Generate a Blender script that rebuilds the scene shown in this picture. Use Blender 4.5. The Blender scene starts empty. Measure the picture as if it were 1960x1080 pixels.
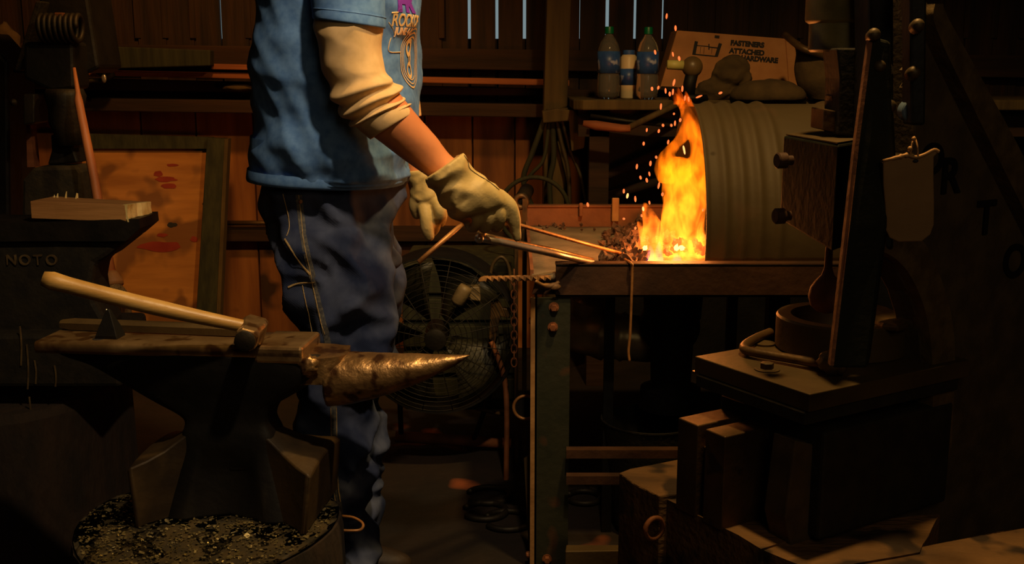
import bpy, bmesh, math, random
from mathutils import Vector, Matrix, noise
from mathutils.bvhtree import BVHTree
random.seed(7)
D = bpy.data; SC = bpy.context.scene; COL = SC.collection
PI = math.pi
F = 2100.0; PITCH = math.radians(11.0); CAM = Vector((0, 0, 1.15))
# ------------------------------------------------------------------ survey helpers
def ray(px, py):
    xc = (px - 980) / F; yc = -(py - 540) / F
    return Vector((xc, math.cos(PITCH) + yc * math.sin(PITCH), -math.sin(PITCH) + yc * math.cos(PITCH)))
def W(px, py, Y):
    d = ray(px, py); return CAM + d * (Y / d.y)
def ZP(px, py, z):
    d = ray(px, py); return CAM + d * ((z - CAM.z) / d.z)
def VP(px, py, P0, dr):                       # on the vertical plane through P0 along dr
    n = Vector((dr[1], -dr[0], 0)); d = ray(px, py)
    return CAM + d * ((Vector(P0) - CAM).dot(n) / d.dot(n))
# ------------------------------------------------------------------ materials
def mat(name, c1, c2=None, rough=.6, metal=0., scale=8., stretch=(1, 1, 1), bump=.2, bscale=None, detail=6., spec=.5, lo=.35, hi=.65, c3=None, c3s=3., c3t=.6):
    m = D.materials.new(name); m.use_nodes = True; nt = m.node_tree; N = nt.nodes; L = nt.links
    b = N['Principled BSDF']; b.inputs['Roughness'].default_value = rough; b.inputs['Metallic'].default_value = metal
    b.inputs['Specular IOR Level'].default_value = spec
    tc = N.new('ShaderNodeTexCoord'); mp = N.new('ShaderNodeMapping'); mp.inputs['Scale'].default_value = stretch
    L.new(tc.outputs['Object'], mp.inputs['Vector'])
    n = N.new('ShaderNodeTexNoise'); n.inputs['Scale'].default_value = scale; n.inputs['Detail'].default_value = detail
    L.new(mp.outputs[0], n.inputs['Vector'])
    r = N.new('ShaderNodeValToRGB'); r.color_ramp.elements[0].position = lo; r.color_ramp.elements[1].position = hi
    r.color_ramp.elements[0].color = (*c1, 1); r.color_ramp.elements[1].color = (*(c2 or c1), 1)
    L.new(n.outputs['Fac'], r.inputs['Fac']); out = r.outputs[0]
    if c3:
        n3 = N.new('ShaderNodeTexNoise'); n3.inputs['Scale'].default_value = c3s; L.new(tc.outputs['Object'], n3.inputs['Vector'])
        r3 = N.new('ShaderNodeValToRGB'); r3.color_ramp.elements[0].position = c3t; r3.color_ramp.elements[1].position = c3t + .08
        L.new(n3.outputs['Fac'], r3.inputs['Fac'])
        mx = N.new('ShaderNodeMix'); mx.data_type = 'RGBA'; L.new(r3.outputs[0], mx.inputs[0]); L.new(out, mx.inputs[6]); mx.inputs[7].default_value = (*c3, 1)
        out = mx.outputs[2]
    L.new(out, b.inputs['Base Color'])
    if bump:
        n2 = N.new('ShaderNodeTexNoise'); n2.inputs['Scale'].default_value = bscale or scale * 3; n2.inputs['Detail'].default_value = 5
        L.new(mp.outputs[0], n2.inputs['Vector'])
        bp = N.new('ShaderNodeBump'); bp.inputs['Strength'].default_value = bump; bp.inputs['Distance'].default_value = min(.01, .22 / (bscale or scale * 3))
        L.new(n2.outputs['Fac'], bp.inputs['Height']); L.new(bp.outputs[0], b.inputs['Normal'])
    return m
def emis(name, c, s):
    m = D.materials.new(name); m.use_nodes = True; b = m.node_tree.nodes['Principled BSDF']
    b.inputs['Base Color'].default_value = (0, 0, 0, 1); b.inputs['Emission Color'].default_value = (*c, 1); b.inputs['Emission Strength'].default_value = s
    return m
def wave_bump(m, direction, wscale, strength, dist=.004, distort=1.5):
    nt = m.node_tree; N = nt.nodes; L = nt.links; b = N['Principled BSDF']
    tc = N.new('ShaderNodeTexCoord'); w = N.new('ShaderNodeTexWave'); w.bands_direction = direction; w.inputs['Scale'].default_value = wscale
    w.inputs['Distortion'].default_value = distort; L.new(tc.outputs['Object'], w.inputs['Vector'])
    bp = N.new('ShaderNodeBump'); bp.inputs['Strength'].default_value = strength; bp.inputs['Distance'].default_value = dist
    L.new(w.outputs['Fac'], bp.inputs['Height'])
    for l in list(L):
        if l.to_socket == b.inputs['Normal']: L.new(l.from_socket, bp.inputs['Normal'])
    L.new(bp.outputs[0], b.inputs['Normal'])

M = {}
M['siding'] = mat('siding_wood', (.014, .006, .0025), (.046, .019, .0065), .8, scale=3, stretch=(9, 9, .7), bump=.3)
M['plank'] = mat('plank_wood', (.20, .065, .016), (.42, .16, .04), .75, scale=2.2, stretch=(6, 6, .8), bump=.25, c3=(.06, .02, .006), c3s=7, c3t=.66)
M['plank_b'] = mat('plank_wood_dark', (.12, .04, .012), (.30, .11, .03), .75, scale=2.2, stretch=(6, 6, .8), bump=.25, c3=(.05, .02, .006), c3s=6, c3t=.62)
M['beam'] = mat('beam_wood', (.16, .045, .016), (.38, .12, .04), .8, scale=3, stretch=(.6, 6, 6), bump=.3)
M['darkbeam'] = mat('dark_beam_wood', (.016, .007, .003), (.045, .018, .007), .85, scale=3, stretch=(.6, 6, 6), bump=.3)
M['post'] = mat('post_wood', (.055, .034, .011), (.10, .064, .020), .85, scale=3, stretch=(8, 8, .6), bump=.4)
M['ceiling'] = mat('ceiling_wood', (.02, .01, .006), (.04, .02, .01), .9, scale=3)
M['floor'] = mat('dirt_floor', (.006, .003, .002), (.017, .008, .004), .85, scale=5, bump=.9, bscale=22, c3=(.30, .075, .02), c3s=4.2, c3t=.66)
M['plywood'] = mat('plywood', (.32, .12, .022), (.52, .22, .045), .6, scale=2.4, stretch=(1.2, 1, 9), bump=.1, c3=(.20, .075, .016), c3s=7, c3t=.5)
M['stain'] = mat('red_stain', (.22, .012, .004), (.30, .03, .008), .6, scale=14, bump=0)
M['greenblack'] = mat('green_black_wood', (.012, .014, .006), (.035, .036, .014), .8, scale=4, stretch=(8, 8, .7))
M['darksteel'] = mat('dark_steel', (.014, .012, .009), (.036, .028, .018), .55, .6, scale=12, bump=.35, bscale=60)
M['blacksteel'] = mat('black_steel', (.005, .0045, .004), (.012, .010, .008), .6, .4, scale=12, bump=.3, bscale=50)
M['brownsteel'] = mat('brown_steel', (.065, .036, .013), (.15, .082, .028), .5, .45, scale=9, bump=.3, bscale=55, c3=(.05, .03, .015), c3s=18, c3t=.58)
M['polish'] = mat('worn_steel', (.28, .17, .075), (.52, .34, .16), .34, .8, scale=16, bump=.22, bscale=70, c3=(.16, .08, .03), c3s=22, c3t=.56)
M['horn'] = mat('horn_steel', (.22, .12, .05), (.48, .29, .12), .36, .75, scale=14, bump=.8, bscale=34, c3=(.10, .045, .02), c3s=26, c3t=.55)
M['chrome'] = mat('bright_steel', (.42, .38, .34), (.6, .54, .48), .28, .7, scale=20, bump=.05)
M['rust'] = mat('rusty_steel', (.14, .045, .014), (.30, .10, .03), .7, .2, scale=14, bump=.4, bscale=60)
M['rod'] = mat('coppery_rod', (.40, .17, .05), (.60, .28, .09), .45, .4, scale=20, bump=.3, bscale=80)
M['rebar'] = mat('rusty_bar', (.34, .17, .06), (.50, .27, .10), .6, .3, scale=20, bump=.3, bscale=80)
M['channel'] = mat('dark_rusty_channel', (.035, .014, .006), (.085, .034, .013), .65, .2, scale=9, bump=.4, bscale=60)
M['greensteel'] = mat('green_painted_steel', (.012, .016, .007), (.026, .026, .012), .65, .1, scale=10, bump=.3, bscale=50, c3=(.09, .035, .012), c3s=9, c3t=.64)
M['block_wood'] = mat('block_wood', (.38, .17, .05), (.55, .27, .085), .65, scale=3, stretch=(.8, 5, 8), bump=.3)
M['block_end_lit'] = mat('block_end_lit_wood', (.78, .55, .17), (.95, .75, .32), .7, scale=30, bump=.6)  # pale end wood, lamplight on the end put into its colour
M['handle'] = mat('hickory', (.40, .22, .055), (.56, .34, .105), .38, scale=3, stretch=(1.2, 14, 14), bump=.08)
M['broom_handle'] = mat('broom_handle_wood', (.42, .13, .04), (.58, .20, .06), .55, scale=4, stretch=(8, 8, .8), bump=.1)
M['bristle'] = mat('broom_bristles', (.20, .12, .04), (.40, .24, .08), .9, scale=6, stretch=(22, 22, .8), bump=.9)
M['stump'] = mat('stump_bark', (.010, .006, .003), (.028, .014, .006), .9, scale=6, stretch=(3, 3, 1), bump=.9)
M['stumptop'] = mat('stump_top', (.012, .010, .004), (.055, .036, .010), .75, scale=26, bump=1., bscale=60)
M['timber'] = mat('timber', (.085, .042, .013), (.20, .10, .032), .85, scale=4, stretch=(1, 3, 3), bump=1., bscale=26, c3=(.03, .015, .006), c3s=11, c3t=.54)
M['flake'] = mat('steel_scale', (.30, .24, .10), (.6, .5, .25), .28, .8, scale=30, bump=.3)
M['dieplate'] = mat('die_plate_steel', (.075, .047, .017), (.115, .073, .026), .55, .35, scale=10, bump=.25, bscale=70)
M['casting'] = mat('cast_iron', (.011, .009, .005), (.024, .018, .009), .75, .2, scale=30, bump=.6, bscale=90)
M['castingrim'] = mat('cast_iron_rim', (.08, .048, .018), (.15, .095, .036), .7, .2, scale=34, bump=.6, bscale=100)
M['blackpaint'] = mat('black_green_paint', (.007, .008, .004), (.016, .015, .008), .75, 0, scale=12, bump=.3, bscale=50, spec=.15)
M['framecast'] = mat('frame_casting', (.055, .034, .015), (.10, .064, .027), .8, .1, scale=20, bump=.5, bscale=90)
M['ram'] = mat('ram_paint', (.13, .11, .035), (.34, .28, .10), .5, .15, scale=11, bump=.25, c3=(.04, .03, .015), c3s=10, c3t=.6)
M['drum'] = mat('drum_paint', (.048, .032, .011), (.074, .049, .017), .7, .1, scale=3, bump=.15, bscale=30, c3=(.09, .05, .02), c3s=5, c3t=.6)
M['pan'] = mat('ash_pan', (.16, .11, .06), (.30, .21, .12), .9, scale=9, bump=.7, bscale=60)
M['panrim'] = mat('pan_rim', (.16, .055, .022), (.30, .11, .04), .8, .1, scale=9, bump=.4)
M['coal'] = mat('coal', (.05, .025, .014), (.17, .08, .04), .75, scale=20, bump=.6, bscale=60)
M['duct'] = mat('galvanised_duct', (.40, .32, .17), (.6, .48, .26), .35, .5, scale=8, bump=.4, bscale=16)
M['cap_green'] = mat('green_plastic', (.0, .10, .035), (.0, .14, .05), .4, bump=0)
M['plastic'] = None
M['label_blue'] = mat('label_blue', (.02, .05, .22), (.04, .12, .40), .4, scale=20, bump=0, c3=(.35, .40, .60), c3s=26, c3t=.58)
M['white_plastic'] = mat('white_plastic', (.62, .50, .30), (.72, .6, .4), .45, bump=.1)
M['card'] = mat('cardboard', (.52, .22, .08), (.60, .27, .10), .85, scale=20, bump=.1)
M['ink'] = mat('black_ink', (.012, .01, .012), None, .7, bump=0)
M['canvas'] = mat('dusty_canvas', (.05, .030, .011), (.095, .057, .021), .95, scale=14, bump=.5)
M['ballm'] = mat('dull_ball', (.12, .075, .03), (.20, .125, .05), .4, scale=10, bump=.1)
M['ylw'] = mat('yellow_green_paint', (.55, .5, .14), (.7, .62, .2), .5, bump=.1)
M['rubber'] = mat('rubber_hose', (.024, .018, .008), (.045, .033, .014), .6, scale=20, bump=.2)
M['lightplastic'] = mat('fan_plastic', (.14, .10, .045), (.26, .18, .08), .5, scale=20, bump=.4)
M['litbrown'] = mat('lit_brown_steel', (.022, .013, .005), (.065, .038, .013), .6, .3, scale=9, bump=.3, bscale=50)  # brown anvil feet, lightened against the black waist to look lit
M['blade'] = mat('fan_blade_metal', (.018, .017, .008), (.034, .030, .014), .5, .3, scale=20, bump=.3)
M['shirt'] = mat('blue_cotton', (.085, .20, .50), (.14, .29, .62), .85, scale=60, bump=.2, bscale=420, spec=.2)
M['denim'] = mat('denim', (.018, .028, .075), (.085, .105, .185), .9, scale=13, bump=.3, bscale=500, spec=.2, detail=9, lo=.38, hi=.68)
M['cream'] = mat('cream_cotton', (.64, .44, .22), (.76, .53, .28), .9, scale=40, bump=.15, bscale=420, spec=.2)
M['skin'] = mat('skin', (.62, .22, .085), (.74, .29, .12), .55, scale=9, bump=.12, bscale=120)
M['leather'] = mat('cream_leather', (.52, .38, .14), (.66, .48, .19), .6, scale=9, bump=.4, bscale=60, c3=(.42, .29, .12), c3s=9, c3t=.62)
M['stitch'] = mat('gold_stitching', (.40, .25, .09), (.6, .42, .18), .8, scale=150, bump=.3)
M['stitchdim'] = mat('faded_seam', (.05, .055, .07), (.15, .14, .12), .85, scale=160, bump=.4)
M['print_purple'] = mat('purple_print', (.18, .03, .42), None, .6, bump=0)
M['print_gold'] = mat('gold_print', (.78, .55, .26), None, .6, bump=0)
M['print_dark'] = mat('dark_print', (.02, .03, .06), None, .6, bump=0)
M['print_pale'] = mat('pale_print', (.9, .65, .42), None, .6, bump=0)
M['boot'] = mat('boot_leather', (.03, .018, .01), (.05, .03, .016), .6, bump=.3)
M['hair'] = mat('brown_hair', (.06, .035, .02), (.10, .06, .03), .7, scale=4, stretch=(20, 20, 2), bump=.6)
M['paper'] = mat('soiled_card', (.22, .12, .045), (.30, .165, .065), .85, scale=8, bump=.3)
M['bluepaint'] = mat('blue_paint', (.01, .03, .22), None, .5, bump=0)
M['bluegrey'] = mat('blue_grey_paint', (.10, .15, .22), None, .5, bump=0)
def make_plastic():
    m = D.materials.new('clear_plastic'); m.use_nodes = True; b = m.node_tree.nodes['Principled BSDF']
    b.inputs['Base Color'].default_value = (.85, .82, .75, 1); b.inputs['Roughness'].default_value = .08
    b.inputs['Transmission Weight'].default_value = .9; b.inputs['IOR'].default_value = 1.25
    return m
M['plastic'] = make_plastic()
wave_bump(M['bristle'], 'X', 30, .6)
wave_bump(M['denim'], 'DIAGONAL', 140, .12, .001)

# ------------------------------------------------------------------ object helpers
def wloc(o):
    v = Vector((0, 0, 0))
    while o is not None: v += o.location; o = o.parent
    return v
def mk(name, bm, m, parent=None, label=None, cat=None, group=None, kind=None, bev=0, smooth=False, autos=None, recalc=True):
    if recalc: bmesh.ops.recalc_face_normals(bm, faces=bm.faces)
    if parent is None:
        xs = [v.co for v in bm.verts]
        lo = Vector((min(c.x for c in xs), min(c.y for c in xs), min(c.z for c in xs))); hi = Vector((max(c.x for c in xs), max(c.y for c in xs), max(c.z for c in xs)))
        org = Vector(((lo.x + hi.x) / 2, (lo.y + hi.y) / 2, lo.z))
    else: org = wloc(parent)
    bmesh.ops.translate(bm, verts=bm.verts, vec=-org)
    me = D.meshes.new(name); bm.to_mesh(me); bm.free()
    o = D.objects.new(name, me); COL.objects.link(o)
    ms = m if isinstance(m, (list, tuple)) else [m]
    for q in ms: me.materials.append(M[q] if isinstance(q, str) else q)
    if parent is None: o.location = org
    else: o.parent = parent
    if smooth: me.polygons.foreach_set('use_smooth', [True] * len(me.polygons))
    if autos is not None:
        me.polygons.foreach_set('use_smooth', [True] * len(me.polygons))
        me.set_sharp_from_angle(angle=math.radians(autos))
    if bev:
        b = o.modifiers.new('edge', 'BEVEL'); b.width = bev; b.segments = 2; b.limit_method = 'ANGLE'; b.angle_limit = math.radians(40)
    tagit(o, label, cat, group, kind); return o
def tagit(o, label=None, cat=None, group=None, kind=None):
    if label: o['label'] = label
    if cat: o['category'] = cat
    if group: o['group'] = group
    if kind: o['kind'] = kind
def thing(name, loc, label, cat, group=None):
    o = D.objects.new(name, None); COL.objects.link(o); o.location = loc; o.empty_display_size = .05
    tagit(o, label, cat, group); return o
def S(name, bm, m, **k):
    return mk(name, bm, m, kind='structure', **k)
def B(): return bmesh.new()
def box(bm, lo, hi):
    vs = [bm.verts.new((x, y, z)) for x in (lo[0], hi[0]) for y in (lo[1], hi[1]) for z in (lo[2], hi[2])]
    for f in ((0, 1, 3, 2), (4, 6, 7, 5), (0, 4, 5, 1), (2, 3, 7, 6), (0, 2, 6, 4), (1, 5, 7, 3)): bm.faces.new([vs[i] for i in f])
    return vs
def obox(bm, c, half, rot=(0, 0, 0)):
    vs = box(bm, [-h for h in half], half)
    from mathutils import Euler
    mtx = Matrix.Translation(Vector(c)) @ Euler(rot).to_matrix().to_4x4()
    bmesh.ops.transform(bm, matrix=mtx, verts=vs); return vs
def prism(bm, pts, vec):                      # polygon of Vectors swept by vec
    vec = Vector(vec); a = [bm.verts.new(p) for p in pts]; b = [bm.verts.new(Vector(p) + vec) for p in pts]; n = len(a)
    bm.faces.new(a); bm.faces.new(b[::-1])
    for i in range(n): bm.faces.new((a[i], b[i], b[(i + 1) % n], a[(i + 1) % n]))
def yprism(bm, pxs, Y0, Y1): prism(bm, [W(x, y, Y0) for x, y in pxs], (0, Y1 - Y0, 0))
def zprism(bm, pxs, z, zb): prism(bm, [ZP(x, y, z) for x, y in pxs], (0, 0, zb - z))
def frame_of(t):
    t = t.normalized(); up = Vector((0, 0, 1)) if abs(t.z) < .9 else Vector((0, 1, 0))
    u = t.cross(up).normalized(); return u, t.cross(u).normalized()
def tube(bm, pts, r, seg=12, caps=True, tw=0):
    pts = [Vector(p) for p in pts]; n = len(pts); rs = r if isinstance(r, (list, tuple)) else [r] * n; rings = []; u = None
    for i, p in enumerate(pts):
        t = (pts[min(i + 1, n - 1)] - pts[max(i - 1, 0)]).normalized()
        if u is None: u, v = frame_of(t)
        else:
            u = (u - t * u.dot(t)).normalized(); v = t.cross(u)
        rings.append([bm.verts.new(p + (u * math.cos(2 * PI * k / seg + tw * i) + v * math.sin(2 * PI * k / seg + tw * i)) * rs[i]) for k in range(seg)])
    skin(bm, rings, caps)
def skin(bm, rings, caps=True, loop=False):
    n = len(rings[0])
    for i in range(len(rings) - (0 if loop else 1)):
        a = rings[i]; b = rings[(i + 1) % len(rings)]
        for k in range(n): bm.faces.new((a[k], a[(k + 1) % n], b[(k + 1) % n], b[k]))
    if caps and not loop: bm.faces.new(rings[0][::-1]); bm.faces.new(rings[-1])
def lathe(bm, c, axis, prof, seg=24, caps=True):  # prof: (dist along axis, radius)
    c = Vector(c); a = Vector(axis).normalized(); u, v = frame_of(a)
    skin(bm, [[bm.verts.new(c + a * d + (u * math.cos(2 * PI * k / seg) + v * math.sin(2 * PI * k / seg)) * max(r, 1e-4)) for k in range(seg)] for d, r in prof], caps)
def torus(bm, c, axis, R, r, seg=40, rs=10, a0=0, a1=2 * PI):
    c = Vector(c); u, v = frame_of(Vector(axis)); full = abs(a1 - a0 - 2 * PI) < 1e-3
    n = seg if full else seg + 1; rings = []
    for i in range(n):
        t = a0 + (a1 - a0) * i / seg; d = u * math.cos(t) + v * math.sin(t); ax = Vector(axis).normalized()
        rings.append([bm.verts.new(c + d * (R + r * math.cos(2 * PI * k / rs)) + ax * r * math.sin(2 * PI * k / rs)) for k in range(rs)])
    skin(bm, rings, not full, full)
def cr(a, b, c, d, t): return .5 * ((2 * b) + (-a + c) * t + (2 * a - 5 * b + 4 * c - d) * t * t + (-a + 3 * b - 3 * c + d) * t ** 3)
def smooth_pts(pts, n=6):
    pts = [Vector(p) for p in pts]; out = []
    for i in range(len(pts) - 1):
        a, b, c, d = pts[max(i - 1, 0)], pts[i], pts[i + 1], pts[min(i + 2, len(pts) - 1)]
        out += [cr(a, b, c, d, k / n) for k in range(n)]
    return out + [pts[-1]]
def ball(bm, c, r, seg=16, sc=(1, 1, 1), rot=None):
    g = bmesh.ops.create_uvsphere(bm, u_segments=seg, v_segments=max(6, seg * 2 // 3), radius=r)
    m = Matrix.Diagonal((*sc, 1))
    if rot: m = rot.to_4x4() @ m
    bmesh.ops.transform(bm, matrix=Matrix.Translation(Vector(c)) @ m, verts=g['verts']); return g['verts']
def lump(bm, c, r, sc=(1, 1, 1), amp=.25, fr=2., sub=2, seed=0):
    g = bmesh.ops.create_icosphere(bm, subdivisions=sub, radius=1)
    for v in g['verts']:
        k = 1 + amp * noise.noise(v.co * fr + Vector((seed * 3.1, seed, 0)))
        v.co = Vector((v.co.x * sc[0], v.co.y * sc[1], v.co.z * sc[2])) * r * k + Vector(c)
def rough(bm, cuts, amp, fr, axis=None):
    if cuts: bmesh.ops.subdivide_edges(bm, edges=bm.edges, cuts=cuts, use_grid_fill=True)
    for v in bm.verts:
        d = noise.noise_vector(v.co * fr) * amp
        v.co += d
def hexbolt(bm, c, axis, r, h):
    lathe(bm, c, axis, [(0, r * 1.35), (h * .18, r * 1.35)], 20); lathe(bm, Vector(c) + Vector(axis).normalized() * h * .18, axis, [(0, r), (h * .75, r), (h * .82, r * .85)], 6)
# loft from measured edge pairs: ((xl,yl),(xr,yr),Y,half depth)
def sections(secs, n):
    raw = []
    for (l, r, Y, b) in secs:
        p, q = W(*l, Y), W(*r, Y); raw.append((p, q, b))
    out = []
    for i in range(len(raw) - 1):
        q4 = [raw[max(i - 1, 0)], raw[i], raw[i + 1], raw[min(i + 2, len(raw) - 1)]]
        for k in range(n): out.append(tuple(cr(q4[0][j], q4[1][j], q4[2][j], q4[3][j], k / n) for j in range(3)))
    return out + [raw[-1]]
def loft(bm, secs, n=8, seg=48, e=1.0, disp=None, caps=True):
    rings = []; ss = sections(secs, n)
    for i, (p, q, b) in enumerate(ss):
        c = (p + q) / 2; u = (q - p) / 2; a = u.length; ud = u.normalized(); ring = []
        for k in range(seg):
            t = 2 * PI * k / seg; ct, st = math.cos(t), math.sin(t)
            cx = math.copysign(abs(ct) ** e, ct); sy = math.copysign(abs(st) ** e, st)
            co = c + ud * a * cx + Vector((0, 1, 0)) * b * sy
            nn = (ud * ct / max(a, .01) + Vector((0, 1, 0)) * st / max(b, .01)).normalized()
            if disp: co = co + nn * disp(co, i / (len(ss) - 1), t)
            ring.append(bm.verts.new(co))
        rings.append(ring)
    skin(bm, rings, caps); return rings
def remesh(o, vox, smooth_it=2):
    r = o.modifiers.new('skin', 'REMESH'); r.mode = 'VOXEL'; r.voxel_size = vox; r.use_smooth_shade = True
    if smooth_it:
        s = o.modifiers.new('soft', 'SMOOTH'); s.iterations = smooth_it; s.factor = .5
def baked_bvh(o):
    dg = bpy.context.evaluated_depsgraph_get(); dg.update(); ev = o.evaluated_get(dg); me = ev.to_mesh()
    off = wloc(o); vs = [v.co + off for v in me.vertices]; fs = [list(p.vertices) for p in me.polygons]
    t = BVHTree.FromPolygons(vs, fs); ev.to_mesh_clear(); return t
def on_surface(bvh, px, py, off=.002):
    d = ray(px, py).normalized(); h = bvh.ray_cast(CAM, d)
    if h[0] is None: return None, None
    n = h[1] if h[1].dot(d) < 0 else -h[1]
    return h[0] + n * off, n
def seam(bm, bvh, path, w, off=.0015):         # a stitched ribbon lying on the cloth
    pts = smooth_pts([(x, y, 0) for x, y in path], 6); P = []
    for p in pts:
        h, n = on_surface(bvh, p.x, p.y, off)
        if h is not None: P.append((h, n))
    prev = None
    for i, (h, n) in enumerate(P):
        t = (P[min(i + 1, len(P) - 1)][0] - P[max(i - 1, 0)][0]); s = t.cross(n)
        if s.length < 1e-6: continue
        s = s.normalized() * w / 2
        r = [bm.verts.new(h + s), bm.verts.new(h + n * .0012), bm.verts.new(h - s)]
        if prev: bm.faces.new((prev[0], r[0], r[1], prev[1])); bm.faces.new((prev[1], r[1], r[2], prev[2]))
        prev = r
def text_mesh(s, size=1., bold=0., extrude=.002):
    c = D.curves.new('lettering', 'FONT'); c.body = s; c.size = size; c.offset = bold; c.extrude = extrude; c.align_x = 'LEFT'
    o = D.objects.new('lettering', c); COL.objects.link(o)
    dg = bpy.context.evaluated_depsgraph_get(); dg.update(); me = D.meshes.new_from_object(o.evaluated_get(dg))
    D.objects.remove(o); D.curves.remove(c)
    bm = bmesh.new(); bm.from_mesh(me); D.meshes.remove(me); return bm
def text_on(bm_dst, s, size, origin, ux, uz, bold=0., extrude=.002, dense=0, fn=None):
    t = text_mesh(s, size, bold, extrude)
    if dense:
        bmesh.ops.triangulate(t, faces=t.faces)
        bmesh.ops.subdivide_edges(t, edges=[e for e in t.edges if e.calc_length() > dense], cuts=2)
    nn = Vector(ux).cross(Vector(uz)).normalized()
    for v in t.verts:
        v.co = fn(v.co) if fn else Vector(origin) + Vector(ux) * v.co.x + Vector(uz) * v.co.y + nn * v.co.z
    me = D.meshes.new('tmp'); t.to_mesh(me); t.free(); bm_dst.from_mesh(me); D.meshes.remove(me)
# ================================================================== SETTING
RX0, RX1, RY0, RY1, RZ = -3.4, 3.2, -1.2, 4.5, 3.0
bm = B(); box(bm, (RX0 - .1, RY0 - .1, -.1), (RX1 + .1, RY1 + .3, 0)); S('floor', bm, 'floor')
bm = B(); box(bm, (RX0 - .1, RY0 - .1, RZ), (RX1 + .1, RY1 + .3, RZ + .1)); S('ceiling', bm, 'ceiling')
bm = B(); box(bm, (RX0 - .1, RY0, 0), (RX0, RY1 + .3, RZ)); S('wall_left', bm, 'siding')
bm = B(); box(bm, (RX1, RY0, 0), (RX1 + .1, RY1 + .3, RZ)); S('wall_right', bm, 'siding')
bm = B(); box(bm, (RX0, RY0 - .1, 0), (RX1, RY0, RZ)); S('wall_front', bm, 'siding')
# back wall: upright siding boards with daylight gaps above, planks below
bm = B(); x898 = W(898, 30, 4.5).x; pit = W(951, 30, 4.5).x - x898
zs = 1.27; open_px = {413: .009, 898: .013, 951: .012, 1005: .013, 1163: .015, 1217: .010, 1268: .008, 1109: .003, 683: .002}
gaps = {}
for px, g in open_px.items(): gaps[round((W(px, 30, 4.5).x - x898) / pit)] = g
k0 = int((RX0 - x898) / pit) - 1; k1 = int((RX1 - x898) / pit) + 1
for k in range(k0, k1 + 1):
    xa = x898 + k * pit; xb = xa + pit; ga = gaps.get(k, 0); gb = gaps.get(k + 1, 0)
    dy = .006 * ((k * 7) % 3)
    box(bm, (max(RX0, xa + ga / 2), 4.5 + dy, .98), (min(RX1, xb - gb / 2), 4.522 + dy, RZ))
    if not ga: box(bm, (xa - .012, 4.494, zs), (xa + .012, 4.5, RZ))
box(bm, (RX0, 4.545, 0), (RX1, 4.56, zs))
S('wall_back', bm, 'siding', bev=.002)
bm = B(); zt = .965; x = RX0; i = 0
px_edges = [W(p, 300, 4.5).x for p in (175, 278, 382, 490, 590, 700, 815, 905, 985, 1040)]
edges = [RX0, RX0 + .25, RX0 + .52, RX0 + .8, RX0 + 1.1, RX0 + 1.36] + [e for e in px_edges] + [px_edges[-1] + .22 * j for j in range(1, 14)] + [RX1]
edges = sorted(e for e in edges if RX0 <= e <= RX1)
for a, b in zip(edges[:-1], edges[1:]):
    if b - a < .03: continue
    n0 = len(bm.faces); box(bm, (a + .004, 4.47, 0), (b - .004, 4.498, zt + .04)); bm.faces.ensure_lookup_table()
    for f in bm.faces[n0:]: f.material_index = i % 2
    i += 1
box(bm, (RX0, 4.498, 0), (RX1, 4.5, zt + .03))
for f in bm.faces[-6:]: f.material_index = 1
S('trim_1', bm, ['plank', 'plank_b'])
def beam(name, y0, y1, yb0, yb1, Y0, Y1, m, x0=-260, x1=2150):
    bm = B(); s = lambda a, b, x: a + (b - a) * (x - 0) / 1045
    prism(bm, [W(x0, s(y0, y1, x0), Y0), W(x1, s(y0, y1, min(x1, 1300)), Y0), W(x1, s(yb0, yb1, min(x1, 1300)), Y0), W(x0, s(yb0, yb1, x0), Y0)], (0, Y1 - Y0, 0))
    S(name, bm, m, bev=.004)
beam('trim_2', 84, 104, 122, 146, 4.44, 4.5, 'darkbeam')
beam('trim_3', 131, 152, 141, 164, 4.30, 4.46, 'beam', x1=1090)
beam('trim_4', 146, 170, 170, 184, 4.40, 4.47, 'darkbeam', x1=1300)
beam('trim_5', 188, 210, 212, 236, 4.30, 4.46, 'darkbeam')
bm = B(); yprism(bm, [(404, 122), (520, 125), (520, 135), (404, 133)], 4.28, 4.36)
mk('wooden_lath', bm, 'beam', label='short orange-lit lath lying along the wall ledge beside the blue shirt', cat='lath', bev=.003)
# long dark plank leaning on the ledge, left
bm = B(); yprism(bm, [(190, 88), (402, 96), (402, 126), (190, 132)], 4.22, 4.28)
mk('dark_plank', bm, 'greenblack', label='long dark plank standing on the wall ledge left of the man', cat='plank', bev=.004)
bm = B(); lump(bm, W(456, 168, 4.36), .05, (1.25, .7, .3), .15, 2, 3)
mk('rag', bm, 'canvas', label='small pale flat rag on the dark wall ledge left of the man', cat='rag', smooth=True)
# post
bm = B(); p0 = W(1066, -60, 4.15); 
prism(bm, [W(1051, -150, 4.12), W(1099, -150, 4.12), W(1086, 205, 4.12), W(1040, 222, 4.12), ], (0, .14, 0))
box(bm, (W(1042, 210, 4.12).x, 4.12, 0), (W(1088, 210, 4.12).x, 4.26, W(1060, 206, 4.12).z))
S('column', bm, 'post', bev=.006)
# baluster of wall rail pipe
bm = B(); tube(bm, [W(425, 427, 4.40), W(560, 427, 4.40)], .010, 12); 
mk('wall_pipe', bm, 'brownsteel', label='thin horizontal pipe on the plank wall left of the blue jeans', cat='pipe', smooth=True)
bm = B(); box(bm, (W(-300, 445, 4.44).x, 4.41, W(0, 462, 4.41).z), (W(1000, 445, 4.44).x, 4.47, W(0, 436, 4.41).z)); S('trim_6', bm, 'darkbeam')

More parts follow.
